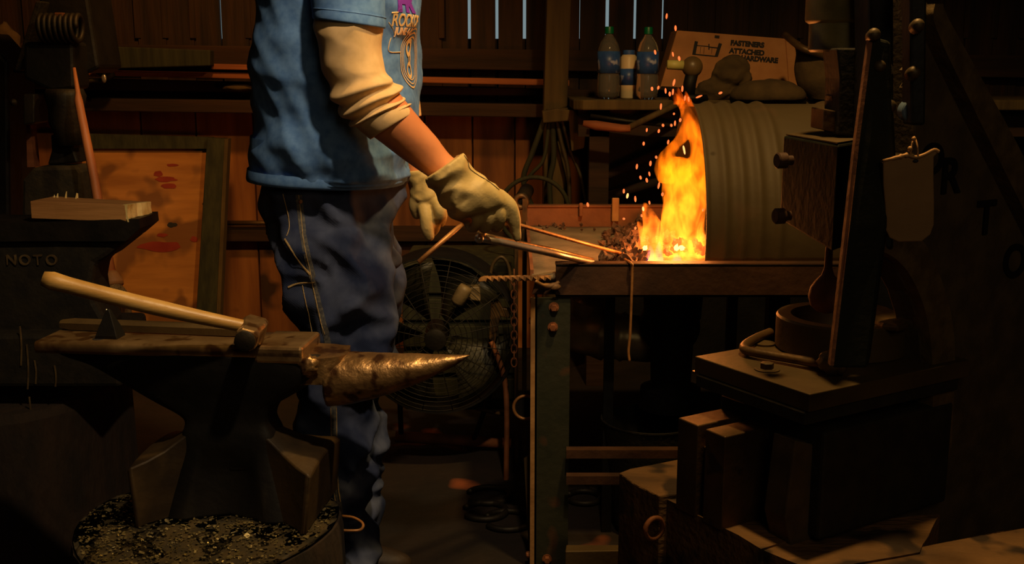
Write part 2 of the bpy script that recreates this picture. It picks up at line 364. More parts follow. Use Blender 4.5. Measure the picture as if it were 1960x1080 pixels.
# ================================================================== LEFT BACKGROUND
# plywood sheet leaning at the wall
e = thing('plywood_sheet', W(300, 620, 4.2), 'orange plywood sheet with red stains leaning below the wall ledge', 'board')
_pa, _pb, _pc = W(160, 262, 4.30), W(404, 275, 4.30), W(140, 702, 4.03); _pn = (_pb - _pa).cross(_pc - _pa)
def ply(x, y): d = ray(x, y); return CAM + d * ((_pa - CAM).dot(_pn) / d.dot(_pn))
bm = B(); prism(bm, [ply(160, 262), ply(404, 275), ply(381, 702), ply(136, 702)], (0, .018, 0)); mk('panel', bm, 'plywood', e)
def blot(bm, cx, cy, rx, ry, seed):
    vs = []
    for k in range(26):
        t = 2 * PI * k / 26; q = 1 + .35 * noise.noise(Vector((math.cos(t) * 1.6, math.sin(t) * 1.6, seed)))
        vs.append(bm.verts.new(ply(cx + rx * q * math.cos(t), cy + ry * q * math.sin(t)) + Vector((0, -.0015, 0))))
    bm.faces.new(vs)
for i, (a, b, c, d) in enumerate([(310, 472, 44, 9), (324, 356, 15, 5), (318, 343, 20, 5), (303, 333, 9, 5), (310, 450, 10, 4), (330, 316, 12, 2.5), (372, 458, 8, 5)]):
    bm = B(); blot(bm, a, b, c, d, i); mk('red_stain', bm, 'stain', e, label='dark red paint stain')
for q in ((329, 430, 9, 5, 9), (394, 390, 7, 3, 11)):
    bm = B(); blot(bm, *q); mk('knot', bm, 'ink', e, label='small dark knot')
bm = B(); prism(bm, [ply(150, 255), ply(410, 262), ply(408, 284), ply(150, 284)], (0, -.02, 0)); mk('top_rail', bm, 'greenblack', e, label='mossy dark top rail')
e2 = thing('dark_board', W(410, 640, 4.1), 'tall narrow blackened board leaning at the right edge of the plywood sheet', 'board')
bm = B(); prism(bm, [ply(404, 262) + Vector((0, -.06, 0)), ply(441, 264) + Vector((0, -.06, 0)), ply(421, 702) + Vector((0, -.06, 0)), ply(377, 702) + Vector((0, -.06, 0))], (0, .04, 0)); mk('plank', bm, 'greenblack', e2, bev=.003)
bm = B(); prism(bm, [ply(438, 264) + Vector((0, -.065, 0)), ply(445, 264) + Vector((0, -.065, 0)), ply(425, 702) + Vector((0, -.065, 0)), ply(418, 702) + Vector((0, -.065, 0))], (0, .045, 0)); mk('edge_strip', bm, 'post', e2)
# broom
e = thing('broom', W(235, 640, 3.6), 'broom with reddish wooden handle leaning bristles down in front of the plywood sheet', 'broom')
bm = B(); tube(bm, [W(142, 130, 3.08), W(149, 178, 3.06), W(150, 192, 3.055), W(180, 340, 3.02), W(200, 460, 3.0), W(213, 540, 2.98)], [.004, .007, .0115, .0125, .014, .017], 12); mk('handle', bm, 'broom_handle', e, smooth=True)
bm = B(); lathe(bm, W(211, 522, 2.985), W(218, 548, 2.97) - W(211, 522, 2.985), [(0, .018), (.01, .023), (.03, .028), (.04, .027)], 16); mk('binding', bm, 'block_wood', e, smooth=True)
bm = B(); loft(bm, [((204, 545), (226, 540), 2.97, .018), ((203, 575), (246, 566), 2.96, .03), ((205, 615), (252, 610), 2.95, .04), ((212, 700), (262, 695), 2.92, .045)], 5, 40, 1, lambda c, t, a: .003 * math.sin(a * 20)); mk('bristles', bm, 'bristle', e, smooth=True)
# small wall tools on the ledge
e = thing('pipe_wrench', W(190, 165, 4.2), 'dark grimy tool with a bright tip on the wall ledge beside the broom handle', 'tool')
bm = B(); tube(bm, [W(176, 108, 4.2), W(196, 128, 4.2), W(214, 150, 4.2)], [.03, .035, .018], 8); ball(bm, W(199, 122, 4.18), .04, 12); mk('jaw', bm, 'darksteel', e, smooth=True)
bm = B(); ball(bm, W(199, 150, 4.17), .010, 10, (1, .6, 1.7)); mk('tip', bm, 'chrome', e, smooth=True, label='bright worn tip')
bm = B(); tube(bm, smooth_pts([W(150, 172, 4.2), W(165, 158, 4.2), (W(182, 154, 4.2)), W(198, 156, 4.2)], 5), .008, 8)
mk('cable', bm, 'rubber', label='dark curved cable lying on the ledge under the grimy tool', cat='cable', smooth=True)

# old power hammer at the far left
e = thing('trip_hammer', W(110, 640, 3.3) * 1, 'dark old spring trip hammer standing behind the left anvil', 'machine'); e.location.z = 0
Y = 3.2
bm = B(); yprism(bm, [(60, -120), (150, -120), (190, 130), (170, 140), (20, 140), (28, 122), (74, 5)], Y + .1, Y + .3); mk('frame', bm, 'blacksteel', e, bev=.01)
bm = B(); yprism(bm, [(68, 2), (80, 2), (38, 136), (26, 136)], Y + .04, Y + .1); mk('frame_flange', bm, 'casting', e, bev=.004)
bm = B(); P = []
for i in range(150):
    t = i / 149; P.append(W(78 + 76 * t, 54, Y) + Vector((0, .034 * math.cos(t * 15 * PI), .036 * math.sin(t * 15 * PI))))
tube(bm, P, .0075, 8); mk('coil_spring', bm, 'darksteel', e, smooth=True)
bm = B(); yprism(bm, [(103, 24), (120, 24), (121, 40), (104, 40)], Y - .02, Y + .06); mk('spring_block', bm, 'rust', e, bev=.003)
bm = B(); yprism(bm, [(44, 80), (140, 80), (143, 170), (100, 176), (44, 150)], Y, Y + .12); mk('toggle_head', bm, 'blacksteel', e, bev=.01)
bm = B(); lathe(bm, W(124, 170, Y), (0, 0, -1), [(0, .05), (.02, .058), (.05, .05), (.1, .05), (.12, .04), (.16, .04)], 20); mk('ram', bm, 'darksteel', e, smooth=True)
bm = B(); yprism(bm, [(44, 180), (66, 180), (66, 236), (44, 240)], Y, Y + .1); ball(bm, W(26, 196, Y), .011, 10); mk('guide', bm, 'darksteel', e, bev=.004)
bm = B(); yprism(bm, [(96, 258), (146, 258), (140, 285), (150, 312), (90, 316), (98, 288)], Y, Y + .1); mk('upper_die', bm, 'blacksteel', e, bev=.006)
bm = B(); yprism(bm, [(64, 320), (148, 318), (156, 330), (158, 470), (40, 470), (42, 345)], Y - .05, Y + .06); mk('anvil_block', bm, 'casting', e, bev=.01)
bm = B(); box(bm, (W(40, 470, Y).x, Y - .1, 0), (W(165, 470, Y).x, Y + .2, W(40, 468, Y).z)); mk('pedestal', bm, 'blacksteel', e, bev=.01)
bm = B(); yprism(bm, [(-40, 60), (15, 120), (20, 600), (-40, 600)], Y + .2, Y + .4); mk('flywheel_guard', bm, 'blacksteel', e, bev=.01)
bm = B(); yprism(bm, [(50, 240), (58, 240), (66, 320), (52, 320)], Y + .1, Y + .14); mk('stay_rod', bm, 'beam', e)
bm = B(); lump(bm, W(12, 96, 3.9), .07, (.75, .5, 1.2), .3, 2, 3, 4)
mk('hanging_rag', bm, 'canvas', label='pale olive rag hanging behind the trip hammer', cat='rag', smooth=True)

# second anvil
e = thing('anvil', W(60, 740, 2.6), 'large dark anvil with raised cast letters and a wood block on top', 'anvil')
Y = 2.5
bm = B(); yprism(bm, [(-420, 412), (-10, 427), (266, 420), (268, 438), (240, 462), (180, 462), (-10, 462), (-420, 462)], Y, Y + .14); rough(bm, 2, .002, 12); mk('face', bm, 'darksteel', e, autos=35)
bm = B(); yprism(bm, [(-420, 460), (252, 455), (205, 492), (182, 505), (176, 540), (182, 580), (205, 620), (200, 645), (-420, 645)], Y + .015, Y + .13); mk('body', bm, 'casting', e, bev=.012)
bm = B(); yprism(bm, [(-420, 643), (215, 640), (232, 742), (-420, 742)], Y - .04, Y + .2); mk('base', bm, 'casting', e, bev=.01)
for ch, px in (('N', 12), ('O', 37), ('T', 65), ('O', 88)):
    bm = B(); text_on(bm, ch, .034, W(px, 507, Y + .013), (1, 0, 0), (0, 0, 1), .0004, .0025); mk('cast_letter', bm, 'castingrim', e, label='raised dull letter ' + ch)
for (x, y0, y1) in ((38, 625, 700), (51, 660, 745), (66, 690, 735), (104, 700, 740), (56, 760, 830)):
    bm = B(); tube(bm, smooth_pts([W(x, y0, Y - .042), W(x + 3, (y0 + y1) / 2, Y - .042), W(x + 2, y1, Y - .042)], 4), [.0022] * 9, 6); mk('drip_mark', bm, 'castingrim', e, label='pale drip running down')
bm = B(); c = W(20, 745, 2.62); lathe(bm, (c.x - .1, 2.7, 0), (0, 0, 1), [(0, .37), (.1, .36), (c.z - .02, .35), (c.z, .34)], 48); rough(bm, 0, .01, 5)
mk('tree_stump', bm, 'stump', label='dark round stump under the big anvil with raised letters', cat='stump', smooth=False)
# wooden block on it
e = thing('wood_block', W(170, 425, 2.55), 'sawn wood block with bright splintered end lying on the left anvil', 'block')
zt_, zb_ = W(60, 384, 2.5).z, W(60, 414, 2.5).z
bm = B(); a, b_, c_, d_ = W(58, 385, 2.5), W(240, 392, 2.5), W(280, 386, 2.62), W(102, 376, 2.62)
hgt = .040
prism(bm, [a, b_, c_, d_], (0, 0, -hgt)); rough(bm, 3, .0015, 20); mk('block', bm, 'block_wood', e, bev=.001)
bm = B(); nrm = (c_ - b_).cross(Vector((0, 0, 1))).normalized(); L_ = (c_ - b_)
gx, gz = 14, 8; grid = []
for i in range(gx + 1):
    row = []
    for j in range(gz + 1):
        p = b_ + L_ * (i / gx) + Vector((0, 0, -hgt * j / gz)); d = .004 + .005 * noise.noise(p * 45) + (.007 if i > 7 else 0)
        row.append(bm.verts.new(p + nrm * max(d, .001)))
    grid.append(row)
for i in range(gx):
    for j in range(gz): bm.faces.new((grid[i][j], grid[i][j + 1], grid[i + 1][j + 1], grid[i + 1][j]))
for q in (grid[0], [r[0] for r in grid], grid[-1], [r[-1] for r in grid]):
    low = [bm.verts.new(v.co - nrm * .02) for v in q]
    for k in range(len(q) - 1): bm.faces.new((q[k], q[k + 1], low[k + 1], low[k]))
mk('split_end', bm, 'block_end_lit', e, label='split end grain, lit look put into its colour')
bm = B()
for x, y, h in ((104, 376, 3), (110, 375, 5), (126, 377, 11), (146, 378, 9), (148, 376, 6)):
    lathe(bm, W(x, y, 2.6), (.2, 0, 1), [(-.004, .003), (h * .0012, .001)], 6)
mk('splinters', bm, 'block_end_lit', e)

# ================================================================== FRONT ANVIL
A_, B_ = W(65, 655, 1.981), W(575, 668, 1.930)
zA = (A_.z + B_.z) / 2; ax = Vector((B_.x - A_.x, B_.y - A_.y, 0)); LN = ax.length; ax.normalize(); ay = Vector((-ax.y, ax.x, 0))
def AN(s, d, z): return Vector((A_.x, A_.y, zA)) + ax * s + ay * d + Vector((0, 0, z))
e = thing('anvil', AN(.3, .06, -.337), 'black London-pattern anvil with pitted horn on a scale-covered stump', 'anvil')
fw = .125
# face plate with chipped front edge
bm = B(); n = 90; rings = []
for i in range(n + 1):
    s = LN * i / n; w0 = 0 if i > n * .0 else 0
    chip = max(0, noise.noise(Vector((s * 38, 1, 0)))) * .006 * (1 if .16 < s < .45 else .35) * (0 if s > .425 else 1)
    dz = -.002 * abs(noise.noise(Vector((s * 60, 4, 0))))
    tap = 0 if s > .03 else (.03 - s) * .3
    rings.append([bm.verts.new(AN(s, y, z)) for y, z in ((.004 + chip, -.0 + dz * .4), (.0008 + chip, -.003 + dz), (0, -.009), (0, -.016), (.004 + .5 * chip, -.022), (fw - .004, -.022), (fw, -.016), (fw, -.003), (fw - .004, 0), (fw * .5, 0))])
skin(bm, rings); mk('face_plate', bm, 'polish', e, autos=50)
bm = B(); lathe(bm, AN(.108, .035, .0004), (0, 0, 1), [(-.004, .011), (0, .011)], 20); mk('pritchel_hole', bm, 'ink', e, label='round dark pritchel hole')
# raised step block end (right end of face)
bm = B(); prism(bm, [AN(LN - .088, .0, -.03), AN(LN + .003, 0, -.03), AN(LN + .003, fw, -.03), AN(LN - .088, fw, -.03)], (0, 0, .033)); mk('face_end', bm, 'polish', e, bev=.006)
# step (cutting table)
bm = B(); pts = [AN(LN - .01, .012, -.022), AN(LN + .04, .012, -.020), AN(LN + .065, .03, -.020), AN(LN + .075, .06, -.020), AN(LN + .065, fw - .02, -.018), AN(LN - .01, fw - .01, -.018)]
prism(bm, pts, (0, 0, -.05)); rough(bm, 4, .0025, 30); mk('step', bm, 'horn', e, autos=40)
bm = B(); lump(bm, AN(LN + .012, .010, -.034), .019, (1, .6, 1), .5, 2.5, 3, 3); mk('chipped_corner', bm, 'horn', e, label='broken rough corner by the step', smooth=True)
# horn
bm = B(); rings = []; HL = .265; h0 = LN + .035
for i in range(41):
    t = i / 40; s = h0 + HL * t; r = (1 - t ** 1.7) ** .8
    top = -.020 - .004 * t + .004 * t * t; hh = max(.050 * r * (1 - .2 * t), .0012); ww = max(.052 * r, .0012); cz = top - hh
    ring = []
    for k in range(28):
        a = 2 * PI * k / 28; cy = fw / 2 + ww * math.cos(a); z = cz + hh * math.sin(a) * (1 if math.sin(a) > 0 else 1.1)
        ring.append(bm.verts.new(AN(s, cy, z) + noise.noise_vector(AN(s, cy, z) * 40) * .0012))
    rings.append(ring)
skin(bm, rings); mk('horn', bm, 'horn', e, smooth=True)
# body: loft by height
def zz(z): return z
lv = [(-.18, .262, .440, .046), (-.15, .264, .430, .042), (-.12, .215, .445, .046), (-.10, .18, .475, .050), (-.075, .135, .515, .056), (-.05, .085, .54, .060), (-.035, .03, .54, .061), (-.02, .003, .535, .061)]
lb = [(-.337, .178, .512, .112), (-.325, .176, .516, .116), (-.28, .188, .524, .112), (-.235, .203, .529, .104), (-.218, .210, .526, .096), (-.208, .222, .510, .086), (-.200, .238, .486, .074), (-.190, .254, .462, .060), (-.176, .262, .442, .047)]
def anvil_loft(lv, name, m):
    bm = B(); rings = []; rr = []
    for i in range(len(lv) - 1):
        for k in range(5):
            a = [lv[max(i - 1, 0)], lv[i], lv[i + 1], lv[min(i + 2, len(lv) - 1)]]; rings.append([cr(a[0][j], a[1][j], a[2][j], a[3][j], k / 5) for j in range(4)])
    rings.append(lv[-1])
    for z, s0, s1, hd in rings:
        c = (s0 + s1) / 2; hl = (s1 - s0) / 2; R = []; foot = max(0, min(1, (-.20 - z) / .05))
        for k in range(72):
            t = 2 * PI * k / 72; ct, st = math.cos(t), math.sin(t); ex = .3
            x = math.copysign(abs(ct) ** ex, ct); y = math.copysign(abs(st) ** ex, st)
            pinch = 1 - foot * .50 * max(0, 1 - (x / .60) ** 2); pinx = 1 - foot * .10 * max(0, 1 - (y / .6) ** 2)
            nar = 1 - .5 * min(1, max(0, .20 - (c + x * hl)) / .2) if z > -.13 else 1
            R.append(bm.verts.new(AN(c + x * hl * pinx, fw / 2 + y * hd * pinch * nar, z)))
        rr.append(R)
    skin(bm, rr); mk(name, bm, m, e, smooth=True)
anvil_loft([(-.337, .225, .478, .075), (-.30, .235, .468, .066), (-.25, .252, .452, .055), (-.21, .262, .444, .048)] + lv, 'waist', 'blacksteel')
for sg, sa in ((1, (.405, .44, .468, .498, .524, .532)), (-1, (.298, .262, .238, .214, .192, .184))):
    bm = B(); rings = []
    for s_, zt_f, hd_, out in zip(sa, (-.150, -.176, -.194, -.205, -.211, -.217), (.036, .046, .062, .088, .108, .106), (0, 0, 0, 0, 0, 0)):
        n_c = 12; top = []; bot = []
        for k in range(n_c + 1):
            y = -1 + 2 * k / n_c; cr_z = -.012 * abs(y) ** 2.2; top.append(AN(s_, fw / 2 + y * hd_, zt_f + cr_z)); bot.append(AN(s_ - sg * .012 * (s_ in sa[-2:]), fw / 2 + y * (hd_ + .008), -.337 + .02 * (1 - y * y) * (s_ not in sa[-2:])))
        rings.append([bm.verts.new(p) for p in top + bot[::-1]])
    skin(bm, rings); mk('foot', bm, 'litbrown', e, bev=.003, autos=50)

# hardie tool standing on the face
e = thing('hot_cutter', AN(.175, .06, 0), 'black wedge-shaped cutting tool standing on the front anvil under the handle', 'tool')
bm = B(); c = W(211, 642, 2.02); c.z = zA; rings = []
for h, a, b in ((0, .0415 / 2 + .001, .018), (.006, .0205, .018), (.02, .016, .014), (.052, .0035, .004), (.054, .0015, .003)):
    rings.append([bm.verts.new(c + ax * x * a + ay * y * b + Vector((0, 0, h))) for x, y in ((-1, -1), (1, -1), (1, 1), (-1, 1))])
skin(bm, rings); mk('wedge', bm, 'blacksteel', e, bev=.001)
bm = B(); ball(bm, c + Vector((-.0032, -.001, .0525)), .0022, 8); mk('bright_point', bm, 'chrome', e, label='bright point', smooth=True)
# long flat bar resting at the back of the face
e = thing('flat_bar', AN(.2, .1, 0), 'long dull tapered steel bar lying along the back of the front anvil', 'bar')
bm = B(); rings = []
pa, pb = AN(-.0, .105, .011), AN(.405, .085, .011)
for t, w, h in ((0, .010, .007), (.06, .013, .010), (.5, .013, .010), (.85, .015, .010), (.92, .014, .009), (1, .012, .006)):
    c = pa.lerp(pb, t); rings.append([bm.verts.new(c + ay * y * w + Vector((0, 0, z * h))) for y, z in ((-1, -.9), (-1, .4), (-.5, 1), (.5, 1), (1, .4), (1, -.9))])
skin(bm, rings); mk('bar', bm, 'dieplate', e, autos=35)

# sledge: handle + head
e = thing('sledge_hammer', AN(.4, .03, 0), 'hammer with long pale wooden handle lying head down on the front anvil', 'hammer')
H0, H1 = W(82, 533, 1.86), W(478, 627, 1.93)
bm = B(); rs = []; pts = []
for i in range(25):
    t = i / 24; pts.append(H0.lerp(H1, t) + Vector((0, 0, -.004 * math.sin(PI * t))))
    rs.append(.0145 * (1 - .0 * t) + .003 * max(0, 1 - t * 9) - .0035 * max(0, t - .55) / .45 + (-.005 if i == 0 else 0))
tube(bm, pts, rs, 20); mk('handle', bm, 'handle', e, smooth=True)
hd = (H1 - H0).normalized(); 
c0, c1 = W(471, 650, 1.885), W(492, 622, 1.985)
hax = (c1 - c0).normalized(); u = hd - hax * hd.dot(hax); u.normalize(); v = hax.cross(u)
def octring(bm, c, r, ch=.35):
    k = r * (1 - ch); return [bm.verts.new(c + u * x + v * y) for x, y in ((r, k), (k, r), (-k, r), (-r, k), (-r, -k), (-k, -r), (k, -r), (r, -k))]
bm = B(); L2 = (c1 - c0).length + .012
rg = [octring(bm, c0 + hax * s, r, c) for s, r, c in ((-.006, .017, .42), (-.002, .0195, .42), (.016, .0195, .42), (.028, .0175, .42), (.040, .021, .25), (.062, .0225, .2), (.085, .021, .3), (L2 - .012, .0165, .42), (L2, .012, .42))]
skin(bm, rg); mk('head', bm, 'polish', e, bev=.0012, autos=30)
bm = B(); lathe(bm, c0 - hax * .0135, hax, [(0, .0165), (.0015, .0185), (.006, .0185), (.008, .017)], 28); mk('striking_face', bm, 'darksteel', e, label='round dark striking face', autos=40)

# stump of the front anvil
e = thing('tree_stump', AN(.35, .06, -.55), 'low stump strewn with glittering metal scale under the horned anvil', 'stump')
e.location.z = 0
sc_ = AN(.315, .02, 0); zs_ = zA - .337
bm = B(); rings = []; 
for z, r in ((0, .262), (.08, .256), (zs_ - .03, .25), (zs_ - .008, .246)):
    R = []
    for k in range(72):
        t = 2 * PI * k / 72; q = r * (1 + .05 * noise.noise(Vector((math.cos(t) * 1.5, math.sin(t) * 1.5, 3))) + .015 * noise.noise(Vector((math.cos(t) * 9, math.sin(t) * 9, z))))
        R.append(bm.verts.new((sc_.x + q * math.cos(t) * 1.0, sc_.y + q * (.78 if math.sin(t) > 0 else 1.12) * math.sin(t), z)))
    rings.append(R)
skin(bm, rings); mk('bark', bm, 'stump', e, autos=60)
bm = B(); R2 = []; 
for rr_ in range(0, 25):
    R = []
    for k in range(72):
        t = 2 * PI * k / 72; q = .244 * rr_ / 24 * (1 + .05 * noise.noise(Vector((math.cos(t) * 1.5, math.sin(t) * 1.5, 3)))) + 1e-4
        p = Vector((sc_.x + q * math.cos(t), sc_.y + q * (.78 if math.sin(t) > 0 else 1.12) * math.sin(t), zs_ - .0025)); p.z += .003 * noise.noise(p * 50) + .002 * noise.noise(p * 16)
        R.append(bm.verts.new(p))
    R2.append(R)
R2.insert(0, [bm.verts.new((v.co.x, v.co.y, zs_ - .03)) for v in R2[-1]][:]) if False else None
skin(bm, R2, True); mk('cut_top', bm, 'stumptop', e, smooth=True, recalc=False)
bm = B(); rnd = random.Random(3)
for i in range(2600):
    t = rnd.random() * 2 * PI; q = .235 * math.sqrt(rnd.random()); x = sc_.x + q * math.cos(t); y = sc_.y + q * (.78 if math.sin(t) > 0 else 1.12) * math.sin(t)
    if y > sc_.y + .1: continue
    s = rnd.uniform(.0008, .003) * (1.7 if rnd.random() < .07 else 1); a = rnd.random() * PI; tx, ty = rnd.uniform(-.5, .5), rnd.uniform(-.5, .5)
    obox(bm, (x, y, zs_ + .001), (s, s * rnd.uniform(.4, 1), .0004), (tx, ty, a))
mk('scale_flakes', bm, 'flake', label='loose glittering steel scale strewn over the stump under the anvil', cat='scale', kind='stuff')
bm = B(); P = [ZP(655, 988, .26), ZP(676, 991, .26), ZP(692, 1000, .26), ZP(695, 1008, .26), ZP(688, 1015, .26), ZP(668, 1016, .26), ZP(650, 1015, .26)]
tube(bm, smooth_pts(P, 5), .0028, 8); mk('iron_hook', bm, 'rod', label='thin orange curved iron hook sticking out of the front stump', cat='hook', smooth=True)
# ================================================================== FORGE
zf = W(1300, 506, 2.4).z
e = thing('forge_table', Vector((.35, 2.75, 0)), 'steel coal forge table with channel front and corrugated half drum behind it', 'forge')
xL, xR = W(1064, 510, 2.4).x, W(1672, 510, 2.4).x
ch = .075
bm = B(); box(bm, (xL, 2.40, zf - ch), (xR, 2.408, zf)); box(bm, (xL, 2.400, zf - .007), (xR, 2.445, zf)); box(bm, (xL, 2.400, zf - ch), (xR, 2.445, zf - ch + .007)); rough(bm, 0, 0, 1)
mk('front_channel', bm, 'channel', e, bev=.0015)
bm = B(); xl2 = W(1018, 535, 2.43).x; 
prism(bm, [Vector((xl2, 2.43, zf - .075)), Vector((xL + .02, 2.43, zf - .075)), Vector((xL + .02, 2.43, zf - .03)), Vector((xl2 + .012, 2.43, zf - .028))], (0, .012, 0)); mk('end_plate', bm, 'channel', e, bev=.002)
yb = 3.19; zr = W(1100, 393, yb).z
xl3 = W(1008, 393, yb).x
bm = B(); g = 20; rows = []
for i in range(g + 1):
    row = []
    for j in range(g + 1):
        Y = 2.412 + (yb - 2.412) * j / g; xa = xl2 + (xl3 - xl2) * j / g; x = xa + (xR - xa) * i / g
        row.append(bm.verts.new((x, Y, zf - .028 + .006 * noise.noise(Vector((x * 8, Y * 8, 0))) - .0 )))
    rows.append(row)
for i in range(g):
    for j in range(g): bm.faces.new((rows[i][j], rows[i + 1][j], rows[i + 1][j + 1], rows[i][j + 1]))
geo = bmesh.ops.extrude_face_region(bm, geom=bm.faces[:]); bmesh.ops.translate(bm, verts=[v for v in geo['geom'] if isinstance(v, bmesh.types.BMVert)], vec=(0, 0, -.012))
mk('pan_floor', bm, 'pan', e, smooth=True)
bm = B(); box(bm, (xl3, yb, zf - .05), (xR, yb + .012, zr)); box(bm, (xl3, yb - .004, zr - .006), (xR, yb + .03, zr)); mk('back_rim', bm, 'panrim', e, bev=.002)
bm = B(); prism(bm, [(xl2 - .004, 2.43, zf - .03), (xl3 - .004, yb, zf - .03), (xl3 - .004, yb, zf + .0), (xl2 - .004, 2.43, zf - .018)], (.008, 0, 0)); mk('side_rim', bm, 'panrim', e)
for nm, a, b in (('clip', 1178, .012), ('clip', 1112, .006)):
    bm = B(); c = W(a, 398, yb - .01); obox(bm, (c.x, c.y, zr - .012), (b * .9, .004, .035 if a > 1150 else .02)); mk(nm, bm, 'rebar' if a > 1150 else 'panrim', e, bev=.003)
# legs
def angle_leg(pxl, pxr, pyt, Y, m, w2=.012, nm='leg', zb=0):
    a, b = W(pxl, pyt, Y), W(pxr, pyt, Y); bm = B(); box(bm, (a.x, Y, zb), (b.x, Y + .007, a.z)); box(bm, (a.x, Y, zb), (a.x + .006, Y + .06, a.z)); return mk(nm, bm, m, e, bev=.001)
l = angle_leg(1024, 1092, 570, 2.405, 'greensteel')
bm = B(); a = W(1021, 570, 2.40); box(bm, (a.x - .006, 2.398, 0), (a.x + .004, 2.406, a.z)); mk('leg_edge', bm, 'rebar', l, label='rubbed bright edge')
for px, py in ((1060, 588), (1058, 626), (1047, 1070)):
    bm = B(); hexbolt(bm, W(px, py, 2.404), (0, -1, 0), .0085, .012); mk('bolt', bm, 'rust', l)
for px, py in ((1021, 575), (1019, 614), (1013, 1062)):
    bm = B(); lathe(bm, W(px, py, 2.41), (-1, 0, 0), [(0, .008), (.006, .008), (.008, .005)], 12); mk('bolt', bm, 'rust', l)
a = W(1003, 395, 3.1)
bm = B(); box(bm, (W(985, 400, 3.1).x, 3.1, 0), (W(992, 400, 3.1).x, 3.14, a.z)); box(bm, (W(1000, 400, 3.1).x, 3.11, 0), (W(1009, 400, 3.1).x, 3.12, a.z + .02)); mk('leg', bm, 'brownsteel', e)
bm = B(); box(bm, (xR - .06, 2.41, 0), (xR, 2.417, zf - ch)); box(bm, (xR - .008, 2.41, 0), (xR, 2.47, zf - ch)); mk('leg', bm, 'greensteel', e)
bm = B(); box(bm, (xR - .06, 3.1, 0), (xR, 3.15, zf - .05)); mk('leg', bm, 'greensteel', e)
for x in (W(1168, 580, 2.6).x, W(1640, 580, 2.6).x - .3):
    bm = B(); box(bm, (x - .012, 2.6, .0), (x + .012, 2.62, zf - .04)); mk('brace', bm, 'blacksteel', e)
bm = B(); prism(bm, [ZP(1082, 1056, .13), ZP(1221, 1054, .13), ZP(1207, 1043, .13), ZP(1084, 1043, .13)], (0, 0, -.04)); mk('lower_stretcher', bm, 'dieplate', e, bev=.002)
for y0, y1, z in ((905, 912, .25), (855, 862, .3)):
    bm = B(); prism(bm, [ZP(1084, y1, z), ZP(1300, y1, z), ZP(1300, y0, z), ZP(1084, y0, z)], (0, 0, -.02)); mk('shelf_bar', bm, 'channel', e)
# ash dump and tuyere
bm = B(); c = Vector((W(1292, 600, 2.62).x, 2.66, 0)); lathe(bm, (c.x, c.y, zf - .05), (0, 0, -1), [(0, .085), (.04, .083), (.05, .075), (.13, .07), (.15, .055), (.30, .05), (.31, .075), (.36, .08)], 32); mk('ash_dump', bm, 'blacksteel', e, autos=40)
bm = B(); lathe(bm, (W(1298, 630, 2.6).x, 2.72, W(1298, 630, 2.7).z), (0, -1, 0), [(-.06, .07), (-.05, .075), (0, .075), (.02, .06)], 36); mk('blast_housing', bm, 'blacksteel', e, autos=40)
bm = B(); lathe(bm, W(1150, 640, 2.85), Vector((1, -.25, -.06)), [(-.09, .055), (-.02, .062), (0, .068), (.008, .07), (.016, .062), (.05, .062), (.058, .067), (.066, .062), (.13, .06), (.17, .05)], 36); mk('air_duct', bm, 'duct', e, smooth=True)
bm = B(); tube(bm, smooth_pts([W(1130, 560, 2.85), W(1125, 600, 2.88), W(1150, 640, 2.86)], 6), .055, 24); mk('duct_elbow', bm, 'duct', e, smooth=True)
# corrugated drum hood
xd = .447; yc_, Rd = 2.80, .295; zc_ = W(1400, 199, 2.80).z - Rd
bm = B(); rings = []; Ld = .60; ns = 120; seg = 56
ribs = [.045, .085, .125, .17]
for i in range(ns + 1):
    s = Ld * i / ns; rb = sum(.0075 * math.exp(-((s - q) / .011) ** 2) for q in ribs) + sum(.0075 * math.exp(-((s - q) / .011) ** 2) for q in (.34, .38, .42, .46)) + (.005 if s < .01 else 0)
    a0 = math.asin(max(-1, min(1, (zf - .02 - zc_) / Rd))); R = []
    for k in range(seg + 1):
        t = a0 + (PI - 2 * a0) * k / seg; R.append(bm.verts.new((xd + s, yc_ - (Rd + rb) * math.cos(t), zc_ + (Rd + rb) * math.sin(t))))
    rings.append(R)
for i in range(ns):
    for k in range(seg): bm.faces.new((rings[i][k], rings[i][k + 1], rings[i + 1][k + 1], rings[i + 1][k]))
o = mk('drum_hood', bm, 'drum', e, smooth=True); so = o.modifiers.new('thick', 'SOLIDIFY'); so.thickness = .003
bm = B(); xe = xd + Ld; pts = [(xe, yc_ - Rd * math.cos(t), zc_ + Rd * math.sin(t)) for t in [a0 + (PI - 2 * a0) * k / 40 for k in range(41)]]; prism(bm, pts, (.004, 0, 0)); mk('drum_end', bm, 'drum', e)
# coal
rnd = random.Random(11); coals = []
M['hotcoal'] = emis('hot_coal', (1, .13, .015), 1.1); M['whitecoal'] = emis('white_hot_coal', (1, .5, .14), 3.)
protos = []
for j in range(6):
    bm = B(); lump(bm, (0, 0, 0), .02, (1, .8, .7), .9, 1.6, 2, j + 2); me = D.meshes.new('coal_lump'); bm.to_mesh(me); bm.free(); me.materials.append(M['coal']); protos.append(me)
def coal(x, Y, z, s, lab='dark coal lump in the loose heap beside the flames', m=None, grp='coal lumps heaped beside the fire'):
    o = D.objects.new('coal_lump', protos[rnd.randrange(6)]); COL.objects.link(o); o.location = (x, Y, z); o.scale = (s,) * 3; o.rotation_euler = (rnd.random() * 6, rnd.random() * 6, rnd.random() * 6)
    if m:
        o.data = hot_protos[rnd.randrange(3)] if m == 'hotcoal' else white_protos[rnd.randrange(3)]
    tagit(o, lab, 'coal', grp)
hot_protos, white_protos = [], []
for nm, lst in (('hotcoal', hot_protos), ('whitecoal', white_protos)):
    for j in range(3):
        me = protos[j].copy(); me.materials.clear(); me.materials.append(M[nm]); lst.append(me)
